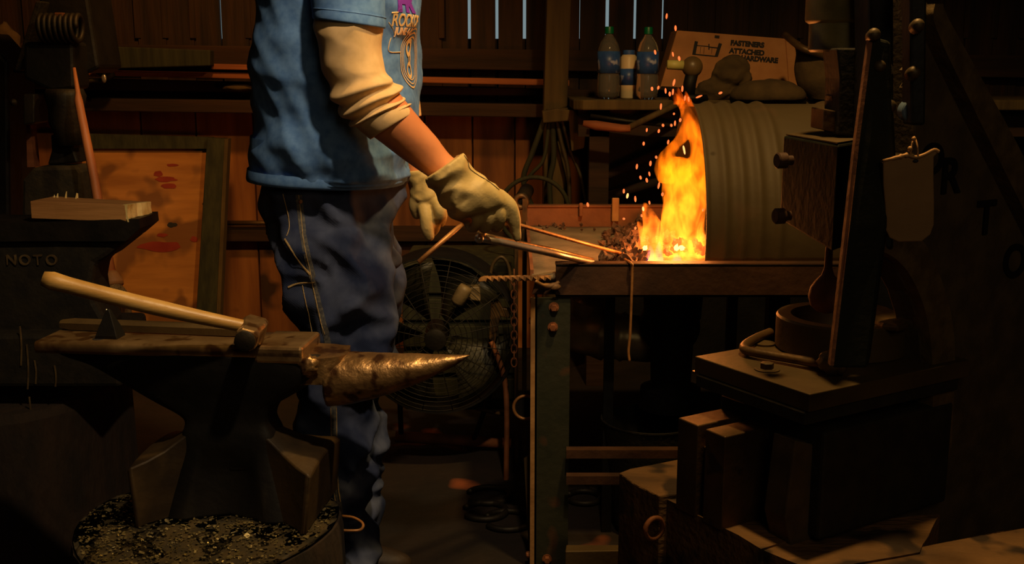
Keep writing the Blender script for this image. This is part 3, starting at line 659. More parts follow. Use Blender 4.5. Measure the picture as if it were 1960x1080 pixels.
for i in range(120):
    px = 1150 + 82 * rnd.random() ** .8; py = rnd.uniform(432, 500)
    if px < 1200 - (py - 430) * .2 and rnd.random() < .5: continue
    p = ZP(px, py, zf - .015); h = .035 * max(0, (px - 1170) / 70)
    coal(p.x, p.y, zf - .018 + h * rnd.random(), rnd.uniform(.35, 1.0))
for i in range(14):
    p = ZP(rnd.uniform(1020, 1150), rnd.uniform(425, 440), zf - .02); coal(p.x, p.y, zf - .022, rnd.uniform(.2, .4), 'tiny coal crumb scattered at the back of the forge pan', None, 'coal crumbs along the back of the forge pan')
for i in range(30):
    px = rnd.uniform(1226, 1345); p = W(px, 500, rnd.uniform(2.60, 2.78)); coal(p.x, p.y, zf + rnd.uniform(-.012, .012), rnd.uniform(.35, .7), 'glowing orange coal at the base of the flames', 'hotcoal', 'glowing coals under the flames')
for px, s in ((1294, .4), (1304, .35), (1234, .3)):
    p = W(px, 498, 2.60); coal(p.x, p.y, zf + .004, s, 'white-hot coal at the base of the flames', 'whitecoal', 'white-hot coals under the flames')

# rods and tongs on the forge
def simple_rod(name, pts, r, m, label, cat, seg=12, tw=0):
    bm = B(); tube(bm, pts, r, seg, True, tw); return mk(name, bm, m, label=label, cat=cat, smooth=True)
simple_rod('steel_rod', [W(905, 399, 2.07), W(990, 430, 2.16), W(1100, 461, 2.37), W(1216, 493, 2.62)], .0042, 'rod', 'long thin coppery rod held in the right glove with its end in the fire', 'rod')
simple_rod('steel_rod', [W(801, 502, 2.00), W(840, 468, 2.02), W(884, 430, 2.05)], .0046, 'rod', 'short coppery rod end sticking down left from the right glove', 'rod', 10)
simple_rod('hooked_wire', smooth_pts([W(1196, 497, 2.50), W(1206, 503, 2.395), W(1210, 512, 2.39), W(1209, 560, 2.388), W(1206, 640, 2.388), W(1203, 672, 2.388), W(1205, 692, 2.386)], 4), .0032, 'rod', 'thin orange rod hanging down over the front of the forge', 'rod', 8)
e3 = thing('tongs', W(1020, 480, 2.4), 'bright steel tongs with ball ends resting across the forge edge', 'tongs')
bm = B(); pts = [W(917, 457, 2.15), W(960, 464, 2.2), W(1060, 486, 2.34), W(1134, 503, 2.44)]; tube(bm, pts, [.0066, .0072, .0080, .0065], 14); ball(bm, W(917, 457, 2.15), .0095, 14); mk('rein', bm, 'chrome', e3, smooth=True)
bm = B(); pts = [W(921, 449, 2.19), W(946, 455, 2.22), W(1060, 479, 2.40), W(1134, 498, 2.50)]; tube(bm, pts, [.005, .005, .005, .005], 12); ball(bm, W(921, 449, 2.19), .0095, 14); mk('rein', bm, 'polish', e3, smooth=True)
e3 = thing('twisted_bar', W(1000, 535, 2.35), 'short twisted rusty bar poking out left beside the forge corner', 'bar')
bm = B(); P = [W(916, 539, 2.26), W(924, 534, 2.27)] + [W(924 + 132 * t / 30, 534 - 2 * t / 30, 2.27 + .15 * t / 30) for t in range(1, 31)]
tube(bm, P, [.003] + [.0068] * (len(P) - 1), 4, True, .55); mk('shank', bm, 'rebar', e3, autos=30)
bm = B(); tube(bm, smooth_pts([W(1024, 538, 2.38), W(1040, 546, 2.385), W(1056, 547, 2.385), W(1070, 540, 2.39)], 4), [.004] * 5 + [.006] * 5 + [.004] * 3, 8); ball(bm, W(1062, 549, 2.385), .010, 8, (1.4, .6, .8)); mk('hook_end', bm, 'rebar', e3, smooth=True)
# roller end + hoop + hanging hoses + chain
e3 = thing('pipe_roller', W(997, 386, 3.15), 'round hollow pipe end on a stand at the rear left forge corner', 'pipe')
bm = B(); c = W(997, 386, 3.12); 
for R in (.0165,): torus(bm, c, (0, 1, 0), R, .0075, 28, 10)
mk('ring_end', bm, 'brownsteel', e3, smooth=True)
bm = B(); tube(bm, [c + Vector((0, .005, 0)), c + Vector((.02, .25, .004))], .022, 20); mk('tube', bm, 'darksteel', e3, smooth=True)
bm = B(); torus(bm, W(1022, 405, 3.7), (0, 1, .1), .118, .0075, 48, 10, 0, 2 * PI)
mk('iron_hoop', bm, 'greenblack', label='round dark iron hoop standing behind the forge left corner', cat='hoop', smooth=True)
def hose(pts, r, m, label, grp=None):
    bm = B(); tube(bm, smooth_pts(pts, 6), r, 10); mk('hose', bm, m, label=label, cat='hose', group=grp, smooth=True)
Y = 4.05
hose([W(1046, 218, Y), W(1020, 290, Y), W(1002, 340, Y), W(1012, 380, Y), W(1030, 420, Y)], .010, 'greenblack', 'dark cable curving off left of the hanging cables at the post')
hose([W(1052, 218, Y), W(1042, 300, Y), (W(1020, 330, Y)), W(1000, 352, Y)], .007, 'greenblack', 'thin dark cable crossing below the post toward the iron hoop')
hose([W(1062, 215, Y), W(1074, 270, Y), W(1088, 330, Y), W(1090, 410, Y)], .008, 'rubber', 'middle brown hose hanging below the wooden post')
hose([W(1072, 215, Y - .02), W(1092, 290, Y), W(1112, 340, Y), W(1128, 420, Y)], .006, 'rubber', 'rightmost thin hose hanging below the wooden post')
hose([W(1056, 218, Y), W(1060, 300, Y), W(1052, 350, Y), W(1056, 430, Y)], .010, 'greenblack', 'leftmost straight dark hose hanging below the wooden post')
bm = B(); yprism(bm, [(1066, 208), (1118, 214), (1124, 240), (1118, 284), (1094, 290), (1090, 232), (1040, 236), (1038, 214)], 4.0, 4.08); rough(bm, 1, .003, 9)
mk('hanging_bracket', bm, 'post', label='dull wooden bracket fixed at the post foot under the bench end', cat='bracket', bev=.004)
e3 = thing('chain', W(986, 600, 2.95), 'dark chain hanging beside the forge left legs', 'chain')
bm = B()
for i in range(14):
    c = W(984, 525 + i * 13, 2.9); pts = []
    ang = 0 if i % 2 else PI / 2
    ring = [Vector((math.cos(a) * .008 * math.cos(ang), math.cos(a) * .008 * math.sin(ang), math.sin(a) * .013)) + c for a in [2 * PI * k / 12 for k in range(13)]]
    tube(bm, ring, .0022, 6, False)
mk('links', bm, 'rust', e3, smooth=True)
e3 = thing('vise_leg', W(960, 600, 3.0), 'pale metal bracket and curved bar standing between fan and forge', 'bracket')
bm = B(); yprism(bm, [(940, 572), (952, 572), (962, 590), (978, 592), (976, 610), (958, 606), (948, 655), (936, 650)], 3.0, 3.02); mk('bracket', bm, 'brownsteel', e3, bev=.002)
bm = B(); tube(bm, smooth_pts([W(940, 654, 3.0), W(955, 690, 3.0), W(966, 730, 3.0), W(970, 800, 2.98), W(968, 960, 2.96)], 5), .008, 8); mk('curved_bar', bm, 'rust', e3, smooth=True)
bm = B(); tube(bm, smooth_pts([W(938, 530, 3.05), W(944, 505, 3.05), W(960, 492, 3.05), W(974, 512, 3.05), W(978, 560, 3.05)], 5), .005, 8); mk('hoop', bm, 'dieplate', e3, smooth=True)
e3 = thing('pulley_guard', W(1000, 780, 2.7), 'curved orange metal guard beside the forge front leg near the floor', 'guard')
bm = B(); torus(bm, W(1006, 780, 2.55), (0, 1, 0), .029, .004, 24, 8, 0, 2 * PI); mk('rim', bm, 'rod', e3, smooth=True)
bm = B(); lathe(bm, W(1006, 780, 2.55), (0, 1, 0), [(.0, .027), (.05, .027)], 28); mk('barrel', bm, 'blacksteel', e3, autos=40)
bm = B(); prism(bm, [W(1003, 880, 2.47), W(1018, 870, 2.47), W(1017, 1090, 2.47), W(1012, 1050, 2.47)], (0, .01, 0)); mk('slotted_strap', bm, 'dieplate', e3)
# fan on the floor behind the man
e3 = thing('fan', W(850, 820, 3.1), 'dark round shop fan with wire guard standing on the floor behind the man', 'fan'); FY = 3.05; fc = W(838, 634, FY); px1 = 1 / F * FY
bm = B()
for R in [.03 + .0145 * i for i in range(14)]: torus(bm, fc + Vector((0, -.06 - .04 * (1 - (R / .22) ** 2), 0)), (0, 1, 0), R, .0011, 64, 5)
for k in range(8):
    t = PI * k / 8 + .2; d = Vector((math.cos(t), 0, math.sin(t)))
    tube(bm, [fc + d * (.22 * q) + Vector((0, -.06 - .04 * (1 - q * q), 0)) for q in (-1, -.75, -.5, -.25, 0, .25, .5, .75, 1)], .0015, 5)
mk('front_guard', bm, 'darksteel', e3, smooth=True)
bm = B(); lathe(bm, fc + Vector((0, -.06, 0)), (0, 1, 0), [(0, .222), (.0, .228), (.16, .228), (.16, .222), (0, .222)], 56, False); mk('drum_ring', bm, 'blacksteel', e3, autos=40)
bm = B(); lathe(bm, fc + Vector((0, -.11, 0)), (0, 1, 0), [(0, .018), (.004, .030), (.02, .032), (.12, .035)], 28); mk('hub', bm, 'darksteel', e3, autos=40)
for k, (t, c) in enumerate(((-38, 1), (178, .8), (62, .9), (120, .8), (-120, .8))):
    bm = B(); t = math.radians(t); rows = []
    for i in range(7):
        q = i / 6; r = .045 + .165 * q; wd = (.30 + .32 * q) * c
        rows.append([bm.verts.new(fc + Vector((r * math.cos(t + wd * s), -.02 + .035 * s, r * math.sin(t + wd * s)))) for s in (-1, -.5, 0, .5, 1)])
    for i in range(6):
        for j in range(4): bm.faces.new((rows[i][j], rows[i][j + 1], rows[i + 1][j + 1], rows[i + 1][j]))
    o = mk('blade', bm, 'blade', e3, smooth=True); so = o.modifiers.new('thick', 'SOLIDIFY'); so.thickness = .002
bm = B(); tube(bm, [W(757, 836, 3.2), W(860, 842, 3.2), W(978, 850, 3.2)], .017, 14); mk('base_tube', bm, 'rust', e3, smooth=True)
bm = B(); tube(bm, smooth_pts([W(960, 640, 3.12), W(948, 720, 3.12), W(922, 800, 3.15), W(905, 845, 3.2)], 4), .008, 8); mk('stand_leg', bm, 'darksteel', e3, smooth=True)
bm = B(); tube(bm, smooth_pts([W(770, 690, 3.12), W(765, 740, 3.12), W(768, 835, 3.2)], 4), .008, 8); mk('stand_leg', bm, 'darksteel', e3, smooth=True)
bm = B(); tube(bm, [W(912, 782, 3.1), W(965, 794, 3.1)], .006, 8); mk('cross_bar', bm, 'brownsteel', e3, smooth=True)
bm = B(); lathe(bm, W(893, 548, 2.95), W(875, 580, 2.95) - W(893, 548, 2.95), [(0, .017), (.01, .02), (.05, .02), (.06, .012)], 16); mk('motor_cap', bm, 'lightplastic', e3, smooth=True)
bm = B(); yprism(bm, [(885, 552), (918, 548), (920, 578), (884, 572)], 2.98, 3.02); mk('switch_box', bm, 'lightplastic', e3, bev=.004)
t = thing('fan_backing', (W(870, 600, 3.7).x, 3.8, 0), 'added dark crate standing against the wall behind the fan', 'backing')  # added dark box, keeps the gaps between the fan blades dark
a_, b_ = W(768, 505, 3.6), W(985, 505, 3.6)
bm = B(); box(bm, (a_.x, 3.62, 0), (b_.x, 4.0, a_.z)); mk('backing_body', bm, 'greenblack', t, bev=.01)
bm = B()
for q in range(5): box(bm, (a_.x, 3.605, .04 + q * (a_.z - .05) / 5), (b_.x, 3.62, .02 + (q + 1) * (a_.z - .05) / 5 ))
mk('backing_slats', bm, 'greenblack', t, bev=.003)
# rings lying on the floor
for i, (px, py, R) in enumerate(((935, 948, .058), (928, 978, .056), (972, 996, .06), (1118, 952, .045), (1150, 930, .04))):
    bm = B(); p = ZP(px, py, .008); torus(bm, p, (0, 0, 1), R, .0085, 36, 8, .6, 5.9); 
    mk('horseshoe', bm, 'darksteel', label=['rearmost of three dark iron rings on the floor left of the forge leg', 'middle of three dark iron rings on the floor left of the forge leg', 'lowest dark iron ring on the floor touching the forge leg in view', 'dark iron ring on the floor just behind the forge front leg', 'small dark iron ring on the floor under the forge shelf bar'][i], cat='horseshoe', smooth=True)
e3 = thing('bucket', W(1250, 860, 2.75), 'wide dark bucket standing on the floor under the forge', 'bucket')
c = ZP(1245, 905, 0); c.z = 0; cy = 2.62; cx = W(1245, 800, 2.62).x
bm = B(); lathe(bm, (cx, cy, .02), (0, 0, 1), [(0, .085), (.26, .12), (.275, .124), (.275, .118), (.02, .08)], 36, True); mk('pail', bm, 'casting', e3, autos=40)
bm = B(); torus(bm, (cx, cy, .292), (0, 0, 1), .121, .003, 40, 8); mk('rim', bm, 'blacksteel', e3, smooth=True)

# ================================================================== BENCH BEHIND THE FORGE
zb = 1.045
e3 = thing('workbench', Vector((1.1, 4.0, 0)), 'cluttered wooden bench with bottles behind the forge', 'bench')
bm = B(); p = ZP(1098, 196, zb); x0 = W(1098, 194, 3.85).x; prism(bm, [(x0, 3.86, zb), (x0 + .03, 3.82, zb), (2.6, 3.80, zb), (2.6, 4.4, zb), (x0, 4.4, zb)], (0, 0, -.035)); rough(bm, 0, 0, 1); mk('top', bm, 'post', e3, bev=.005)
bm = B(); box(bm, (x0 + .02, 3.9, zb - .13), (2.6, 3.93, zb - .035)); mk('apron', bm, 'darkbeam', e3)
for x in (x0 + .06, 2.5):
    bm = B(); box(bm, (x, 3.9, 0), (x + .07, 3.97, zb - .035)); mk('leg', bm, 'darkbeam', e3)
bm = B(); box(bm, (x0 + .1, 4.3, 0), (2.6, 4.33, zb - .04)); mk('back_panel', bm, 'blacksteel', e3)
def stick(name, label, cat, pts, r, m):
    bm = B(); tube(bm, pts, r, 10); mk(name, bm, m, label=label, cat=cat, smooth=True)
stick('hammer_handle', 'worn reddish tool handle lying under the bench edge', 'handle', [W(1116, 236, 3.75), W(1140, 240, 3.75), W(1190, 246, 3.75), W(1206, 246, 3.75)], [.010, .017, .014, .013], 'beam')
stick('steel_bar', 'thin bar rising right from the tool handle below the bench', 'bar', [W(1200, 246, 3.76), W(1250, 222, 3.78), W(1300, 198, 3.8)], .011, 'post')
stick('steel_bar', 'long bar hanging under the bench above the tool handle', 'bar', [W(1130, 222, 3.82), W(1200, 232, 3.82), W(1320, 244, 3.82)], .008, 'darksteel')
stick('wooden_batten', 'dim batten sloping behind the forge, upper one', 'batten', [W(1130, 350, 4.1), W(1280, 285, 4.1)], .018, 'darkbeam')
stick('wooden_batten', 'dim batten sloping behind the forge, lower one', 'batten', [W(1150, 380, 4.1), W(1320, 330, 4.1)], .018, 'darkbeam')
def bottle(px, pyb, pyt, R, Y, label, capm='cap_green'):
    b0 = W(px, pyb, Y); b0.z = zb; H = W(px, pyt, Y).z - zb; t = thing('water_bottle', b0, label, 'bottle', 'water bottles on the bench')
    bm = B(); pr = [(0, .6 * R), (.01, .92 * R), (.03, R), (.32 * H, R), (.35 * H, .94 * R), (.38 * H, R), (.64 * H, R), (.68 * H, .96 * R), (.76 * H, .84 * R), (.84 * H, .55 * R), (.89 * H, .32 * R), (.93 * H, .30 * R)]
    lathe(bm, b0, (0, 0, 1), pr, 28); mk('bottle_body', bm, 'plastic', t, smooth=True)
    bm = B(); lathe(bm, b0, (0, 0, 1), [(.36 * H, R * 1.01), (.66 * H, R * 1.01)], 28); mk('paper_label', bm, 'label_blue', t, smooth=True, label='blue and white label')
    bm = B(); lathe(bm, b0, (0, 0, 1), [(.90 * H, .34 * R), (.905 * H, .40 * R), (.985 * H, .40 * R), (H, .36 * R)], 24); mk('cap', bm, capm, t, autos=40, label='green screw cap')
bottle(1164, 190, 51, .040, 3.95, 'left of the two clear water bottles with green caps on the bench')
bottle(1238, 194, 52, .038, 3.88, 'right of the two clear water bottles with green caps on the bench')
b0 = W(1202, 187, 4.0); b0.z = zb; H = W(1202, 96, 4.0).z - zb; t = thing('plastic_jar', b0, 'short cream bottle with blue cap and label between the water bottles', 'bottle')
bm = B(); lathe(bm, b0, (0, 0, 1), [(0, .026), (.004, .029), (.86 * H, .029), (.92 * H, .020)], 28); mk('body', bm, 'white_plastic', t, smooth=True)
bm = B(); lathe(bm, b0, (0, 0, 1), [(.28 * H, .0296), (.62 * H, .0296)], 28); mk('label_band', bm, 'label_blue', t, smooth=True)
bm = B(); lathe(bm, b0, (0, 0, 1), [(.90 * H, .022), (H, .022)], 24); mk('cap', bm, 'label_blue', t, autos=40)
# cardboard box with print
t = thing('cardboard_box', W(1420, 190, 4.1), 'tilted brown cardboard box with black print standing on the bench', 'box')
Y = 4.12; cA, cB, cC, cD = W(1296, 58, Y), W(1504, 74, Y), W(1512, 186, Y), W(1262, 172, Y)
bm = B(); prism(bm, [cA, cB, cC, cD], (0, .16, 0)); mk('carton', bm, 'card', t, bev=.004)
bm = B(); prism(bm, [cB + Vector((0, .0, 0)), W(1532, 80, Y), W(1556, 190, Y), cC], (0, .17, 0)); mk('side_flap', bm, 'card', t, bev=.003)
u = (cB - cA).normalized(); w_ = Vector((-u.z, 0, u.x)).normalized()
bm = B()
for s, x, y in (('FASTENERS', 1398, 86), ('ATTACHED', 1396, 101), ('HARDWARE', 1418, 115)):
    text_on(bm, s, .0245, W(x, y, Y - .001), u, w_, .0016, .0006)
mk('print', bm, 'ink', t, label='black printed words')
bm = B()
def bar2(x0, y0, x1, y1, w):
    a, b = W(x0, y0, Y - .0015), W(x1, y1, Y - .0015); d = (b - a).normalized(); nn = Vector((-d.z, 0, d.x)) * w / 2; prism(bm, [a - nn, b - nn, b + nn, a + nn], (0, .001, 0))
bar2(1333, 79, 1328, 105, .012); bar2(1379, 83, 1371, 108, .012); bar2(1330, 104, 1372, 108, .004); bar2(1334, 87, 1357, 89, .003); bar2(1357, 84, 1357, 95, .004); bar2(1357, 90, 1376, 92, .004)
for x in (1341, 1348, 1363): bar2(x, 90, x - 1, 103, .0014)
bar2(1368, 70, 1377, 71, .010)
mk('axle_mark', bm, 'ink', t, label='black outline mark like a frame on two uprights')
bm = B(); 
prism(bm, [W(1266, 165, Y - .002), W(1512, 178, Y - .002), W(1513, 186, Y - .002), W(1262, 172, Y - .002)], (0, .001, 0)); mk('bottom_tape', bm, 'darkbeam', t)
# things in front of the box
t = thing('ball_tool', W(1325, 150, 3.85), 'dark round ball with pale yellow-green collar beside the cardboard box', 'tool')
bm = B(); ball(bm, W(1325, 128, 3.85), .036, 24); mk('ball', bm, 'ballm', t, smooth=True)
bm = B(); lathe(bm, W(1283, 124, 3.85), (1, 0, -.05), [(-.012, .01), (-.01, .016), (.045, .017)], 20); mk('collar', bm, 'ylw', t, smooth=True)
bm = B(); tube(bm, [W(1325, 140, 3.85), W(1320, 160, 3.85), W(1318, 185, 3.85)], .022, 12); lathe(bm, W(1318, 192, 3.85) + Vector((0, 0, 0)), (0, 0, 1), [(0, .07), (.02, .065)], 20); mk('stand', bm, 'blacksteel', t, smooth=True)
t = thing('work_hat', W(1395, 180, 3.85), 'slumped dark work hat lying in front of the cardboard box', 'hat')
bm = B(); lump(bm, W(1400, 140, 3.85) , .085, (.78, .6, .72), .22, 2.0, 3, 5); lump(bm, W(1372, 172, 3.85), .07, (1.1, .6, .6), .3, 2.0, 3, 8); lump(bm, W(1425, 150, 3.83), .03, (.9, .6, 1.1), .3, 2, 2, 9)
o = mk('crown', bm, 'canvas', t, smooth=True); remesh(o, .005)
bm = B(); c = W(1470, 188, 3.8); g = bmesh.ops.create_uvsphere(bm, u_segments=32, v_segments=16, radius=1)
for v in g['verts']: v.co = Vector((v.co.x * .13, v.co.y * .09, max(v.co.z, -.25) * .055 * (1 + .15 * noise.noise(v.co * 3)))) + Vector((c.x, c.y, zb + .014))
mk('leather_sack', bm, 'canvas', label='low rounded canvas sack lying on the bench above the drum', cat='sack', smooth=True)
t = thing('coal_hat', W(1568, 185, 3.6), 'dark dented bucket-shaped hat on the bench right of the cardboard box', 'hat')
bm = B(); loft(bm, [((1518, 84), (1600, 100), 3.8, .01), ((1522, 100), (1606, 108), 3.8, .07), ((1524, 140), (1606, 142), 3.8, .08), ((1532, 170), (1604, 174), 3.8, .07), ((1548, 190), (1600, 192), 3.8, .05)], 6, 40, 1, lambda c, t, a: .008 * noise.noise(c * 14)); mk('crown', bm, 'canvas', t, smooth=True)
bm = B(); tube(bm, smooth_pts([W(1502, 66, 3.85), W(1535, 92, 3.72), W(1580, 108, 3.72), W(1604, 124, 3.75)], 5), [.012] * 16, 10); mk('brim', bm, 'brownsteel', t, smooth=True)
bm = B(); tube(bm, [Vector((W(1330, 181, 3.84).x, 3.83, zb + .009)), Vector((W(1384, 188, 3.84).x, 3.84, zb + .009))], .008, 8); mk('red_handle', bm, 'rust', label='short reddish handle lying on the bench under the round ball', cat='handle', smooth=True)
# ================================================================== RIGHT POWER HAMMER
PL = ZP(1330, 682, .642); u1 = (ZP(1550, 755, .642) - PL); u1.z = 0; LU = u1.length; u1.normalize(); v1 = Vector((-u1.y, u1.x, 0))
if v1.x < 0: v1 = -v1
def MP(u, v, z): return Vector((PL.x, PL.y, 0)) + u1 * u + v1 * v + Vector((0, 0, z))
def mbox(bm, u, v, z): prism(bm, [MP(u[0], v[0], z[0]), MP(u[1], v[0], z[0]), MP(u[1], v[1], z[0]), MP(u[0], v[1], z[0])], (0, 0, z[1] - z[0]))
hm = thing('power_hammer', MP(.14, .3, 0), 'massive dark cast iron power hammer with die plate filling the right foreground', 'machine')
bm = B(); mbox(bm, (0, LU), (0, .40), (.612, .642)); mk('table_plate', bm, 'dieplate', hm, bev=.0015)
bm = B(); mbox(bm, (.006, LU - .006), (-.002, .38), (.588, .611)); o_ = mk('sow_block', bm, 'casting', hm, bev=.003)
bm = B(); prism(bm, [ZP(1325, 710, .607), ZP(1380, 728, .607), ZP(1388, 726, .607), ZP(1332, 708, .607)], (0, 0, -.004)); mk('shim', bm, 'polish', hm)
bm = B(); mbox(bm, (.018, .071), (-.050, .30), (.37, .54)); mbox(bm, (.071, .094), (-.035, .30), (.37, .50)); mbox(bm, (.091, .14), (-.050, .30), (.37, .54))
mk('dovetail_block', bm, 'brownsteel', hm, bev=.002)
bm = B(); mbox(bm, (.012, LU - .012), (.052, .38), (.375, .565)); mk('anvil_column', bm, 'casting', hm, bev=.006)
# washer and bolt
c = ZP(1468, 708, .642)
bm = B(); lathe(bm, c, (0, 0, 1), [(0, .022), (.002, .022)], 28); hexbolt(bm, c, (0, 0, 1), .0115, .013); mk('hold_down_bolt', bm, 'dieplate', hm, autos=35)
bm = B(); c = ZP(1463, 660, .642); lathe(bm, c, (0, 0, 1), [(0, .02), (.004, .02)], 24); mk('washer', bm, 'dieplate', hm, autos=35)
# cast ring with dished middle
rc = ZP(1608, 667, .642); rc.z = .642; Ro = .118
bm = B(); lathe(bm, rc, (0, 0, 1), [(0, Ro - .004), (.004, Ro), (.060, Ro), (.064, Ro - .003), (.064, Ro - .026), (.060, Ro - .030), (.02, Ro - .045), (.008, Ro - .09), (.006, .0)], 72, False)
mk('die_ring', bm, 'dieplate', hm, autos=35)
bm = B(); a = [ZP(1662, 590, .70), ZP(1700, 600, .70), ZP(1732, 618, .70), ZP(1738, 632, .70), ZP(1718, 636, .705), ZP(1688, 634, .70), ZP(1650, 620, .70), ZP(1645, 612, .70)]
prism(bm, a, (0, 0, .012)); mk('ring_segment', bm, 'brownsteel', hm, bev=.004)
# bent handle rod with knob
t = thing('bent_rod', ZP(1500, 690, .642), 'bent steel rod with knobbed end lying around the cast ring', 'rod')
bm = B(); P = [ZP(1474, 636, .652), ZP(1450, 646, .653), ZP(1428, 659, .654), ZP(1424, 668, .654), ZP(1440, 674, .654), ZP(1510, 686, .654), ZP(1590, 700, .656)]
tube(bm, smooth_pts(P, 6), .0082, 14); mk('rod', bm, 'brownsteel', t, smooth=True)
bm = B(); lump(bm, ZP(1592, 694, .664), .021, (1.1, .9, 1.0), .25, 3, 3, 4); lathe(bm, ZP(1574, 692, .66), u1 * .4 + v1, [(0, .014), (.006, .017), (.01, .013)], 16); lathe(bm, ZP(1600, 700, .66), u1 * .4 + v1, [(0, .015), (.008, .018), (.014, .013)], 16)
mk('knob', bm, 'dieplate', t, smooth=True)
# pear weight
t = thing('pear_weight', ZP(1585, 625, .70), 'small orange pear-shaped weight hanging above the cast ring', 'weight')
bm = B(); c = W(1586, 500, 1.86); zbm = W(1586, 600, 1.86).z
lathe(bm, (c.x, c.y, zbm), (0, 0, 1), [(0, .004), (.004, .016), (.014, .027), (.03, .0315), (.045, .0285), (.058, .020), (.068, .011), (.08, .007), (.12, .006), (.14, .006)], 32); mk('weight', bm, 'rust', t, smooth=True)
# head block with bolts
BF = Vector((W(1605, 277, 1.75).x, W(1605, 277, 1.75).y, 0))
def hp(px, py, Y): return W(px, py, Y)
t0_ = hp(1605, 277, 1.74); t1_ = ZP(1500, 260, t0_.z); t2_ = ZP(1576, 250, t0_.z); t3_ = ZP(1672, 266, t0_.z)
zlow = W(1590, 482, 1.74).z
bm = B(); dn = Vector((0, 0, zlow - t0_.z)); a = [bm.verts.new(p) for p in (t1_, t0_, t3_, t2_)]; b = [bm.verts.new(p + dn + Vector((0, 0, k))) for p, k in ((t1_, .02), (t0_, 0), (t3_, 0), (t2_, .02))]
bm.faces.new(a); bm.faces.new(b[::-1])
for i in range(4): bm.faces.new((a[i], b[i], b[(i + 1) % 4], a[(i + 1) % 4]))
mk('guide_block', bm, 'blackpaint', hm, bev=.004)
bm = B(); prism(bm, [t1_ + Vector((.004, -.0, .001)), t0_ + Vector((0, .006, .001)), t3_ + Vector((0, .004, .001)), t2_ + Vector((0, -.002, .001))], (0, 0, .002)); mk('guide_cap', bm, 'dieplate', hm)
fd = (t1_ - t0_).normalized(); fn = Vector((fd.y, -fd.x, 0)); fn = fn if fn.y < 0 else -fn
for px, py in ((1516, 307), (1512, 413)):
    c = W(px, py, 1.80); bm = B(); axb = Vector((-.9, -.25, 0)); lathe(bm, c, axb, [(0, .008), (.012, .008), (.012, .0132), (.026, .0132), (.028, .011)], 20); mk('guide_bolt', bm, 'channel', hm, autos=35)
# ram, cylinder, guide slab
bm = B(); lathe(bm, W(1610, 100, 1.95), (0, 0, 1), [(0, .052), (.004, .056), (.048, .0565), (.052, .0625), (.055, .064), (.30, .064)], 48); mk('cylinder', bm, 'ram', hm, autos=40)
bm = B(); yprism(bm, [(1602, 92), (1652, 92), (1642, 262), (1604, 258), (1608, 150)], 1.86, 1.95); mk('ram_slab', bm, 'casting', hm, bev=.003)
bm = B(); yprism(bm, [(1577, 208), (1609, 214), (1608, 256), (1575, 248)], 1.88, 1.96); mk('guide_wedge', bm, 'brownsteel', hm, bev=.002)
bm = B(); yprism(bm, [(1592, 183), (1609, 184), (1609, 200), (1594, 200)], 1.9, 1.94); yprism(bm, [(1596, 201), (1609, 202), (1609, 214), (1598, 213)], 1.9, 1.94); mk('guide_nut', bm, 'darksteel', hm, bev=.001)
bm = B(); tube(bm, [W(1601, 118, 1.93), W(1601, 150, 1.93), W(1599, 186, 1.93)], .0014, 6); mk('oil_line', bm, 'rod', hm)
bm = B(); tube(bm, [W(1673, -30, 1.9), W(1670, 45, 1.9)], .003, 8); mk('blue_strip', bm, 'bluepaint', hm, label='blue painted strip')
# leaning lever bar
bm = B(); prism(bm, [W(1668, 70, 1.60), W(1700, 78, 1.60), W(1712, 330, 1.56), W(1690, 480, 1.54), W(1660, 705, 1.50), W(1592, 705, 1.50), W(1622, 440, 1.54), W(1640, 280, 1.57)], (.02, .05, 0)); mk('lever_bar', bm, 'blackpaint', hm, bev=.004)
bm = B(); prism(bm, [W(1664, 72, 1.60), W(1671, 72, 1.60), W(1644, 280, 1.567), W(1626, 440, 1.537), W(1596, 700, 1.497), W(1589, 700, 1.497), W(1618, 440, 1.537), W(1636, 280, 1.567)], (.0, .012, 0)); mk('lever_edge', bm, 'panrim', hm, label='rubbed reddish edge')
bm = B(); yprism(bm, [(1662, -80), (1712, -80), (1712, 480), (1650, 470), (1660, 280), (1664, 90)], 1.78, 1.86); mk('guide_housing', bm, 'blacksteel', hm, bev=.006)
bm = B(); yprism(bm, [(1742, -80), (1776, -80), (1772, 240), (1744, 240)], 1.62, 1.66); mk('link_bar', bm, 'blacksteel', hm, bev=.004)
for px, py in ((1673, 66), (1683, 127), (1757, 48), (1749, 139), (1703, 203)):
    c = W(px, py, 1.595); bm = B(); lathe(bm, c, (-.2, -1, .15), [(-.02, .010), (0, .0095), (.006, .008), (.009, .004)], 14); mk('link_pin', bm, 'dieplate', hm, smooth=True)
bm = B(); c = W(1748, 213, 1.64); lathe(bm, c, (0, -1, 0), [(-.02, .017), (0, .017), (.002, .015)], 28); mk('round_stop', bm, 'bluegrey', hm, label='blue-grey round stop', autos=40)
for pts in (((1748, 58), (1738, 72), (1736, 88), (1746, 90)), ((1744, 120), (1730, 134), (1742, 148), (1730, 168), (1742, 184)), ((1705, 120), (1712, 132), (1708, 142), (1702, 130))):
    bm = B(); yprism(bm, pts, 1.66, 1.68); mk('link_plate', bm, 'castingrim', hm)
bm = B(); tube(bm, [W(1673, 180, 1.62), W(1695, 232, 1.62)], .0022, 8); mk('split_pin', bm, 'rod', hm)
bm = B(); yprism(bm, [(1726, -60), (1748, -60), (1746, 38), (1728, 38)], 1.72, 1.74); mk('oiler_plate', bm, 'castingrim', hm)
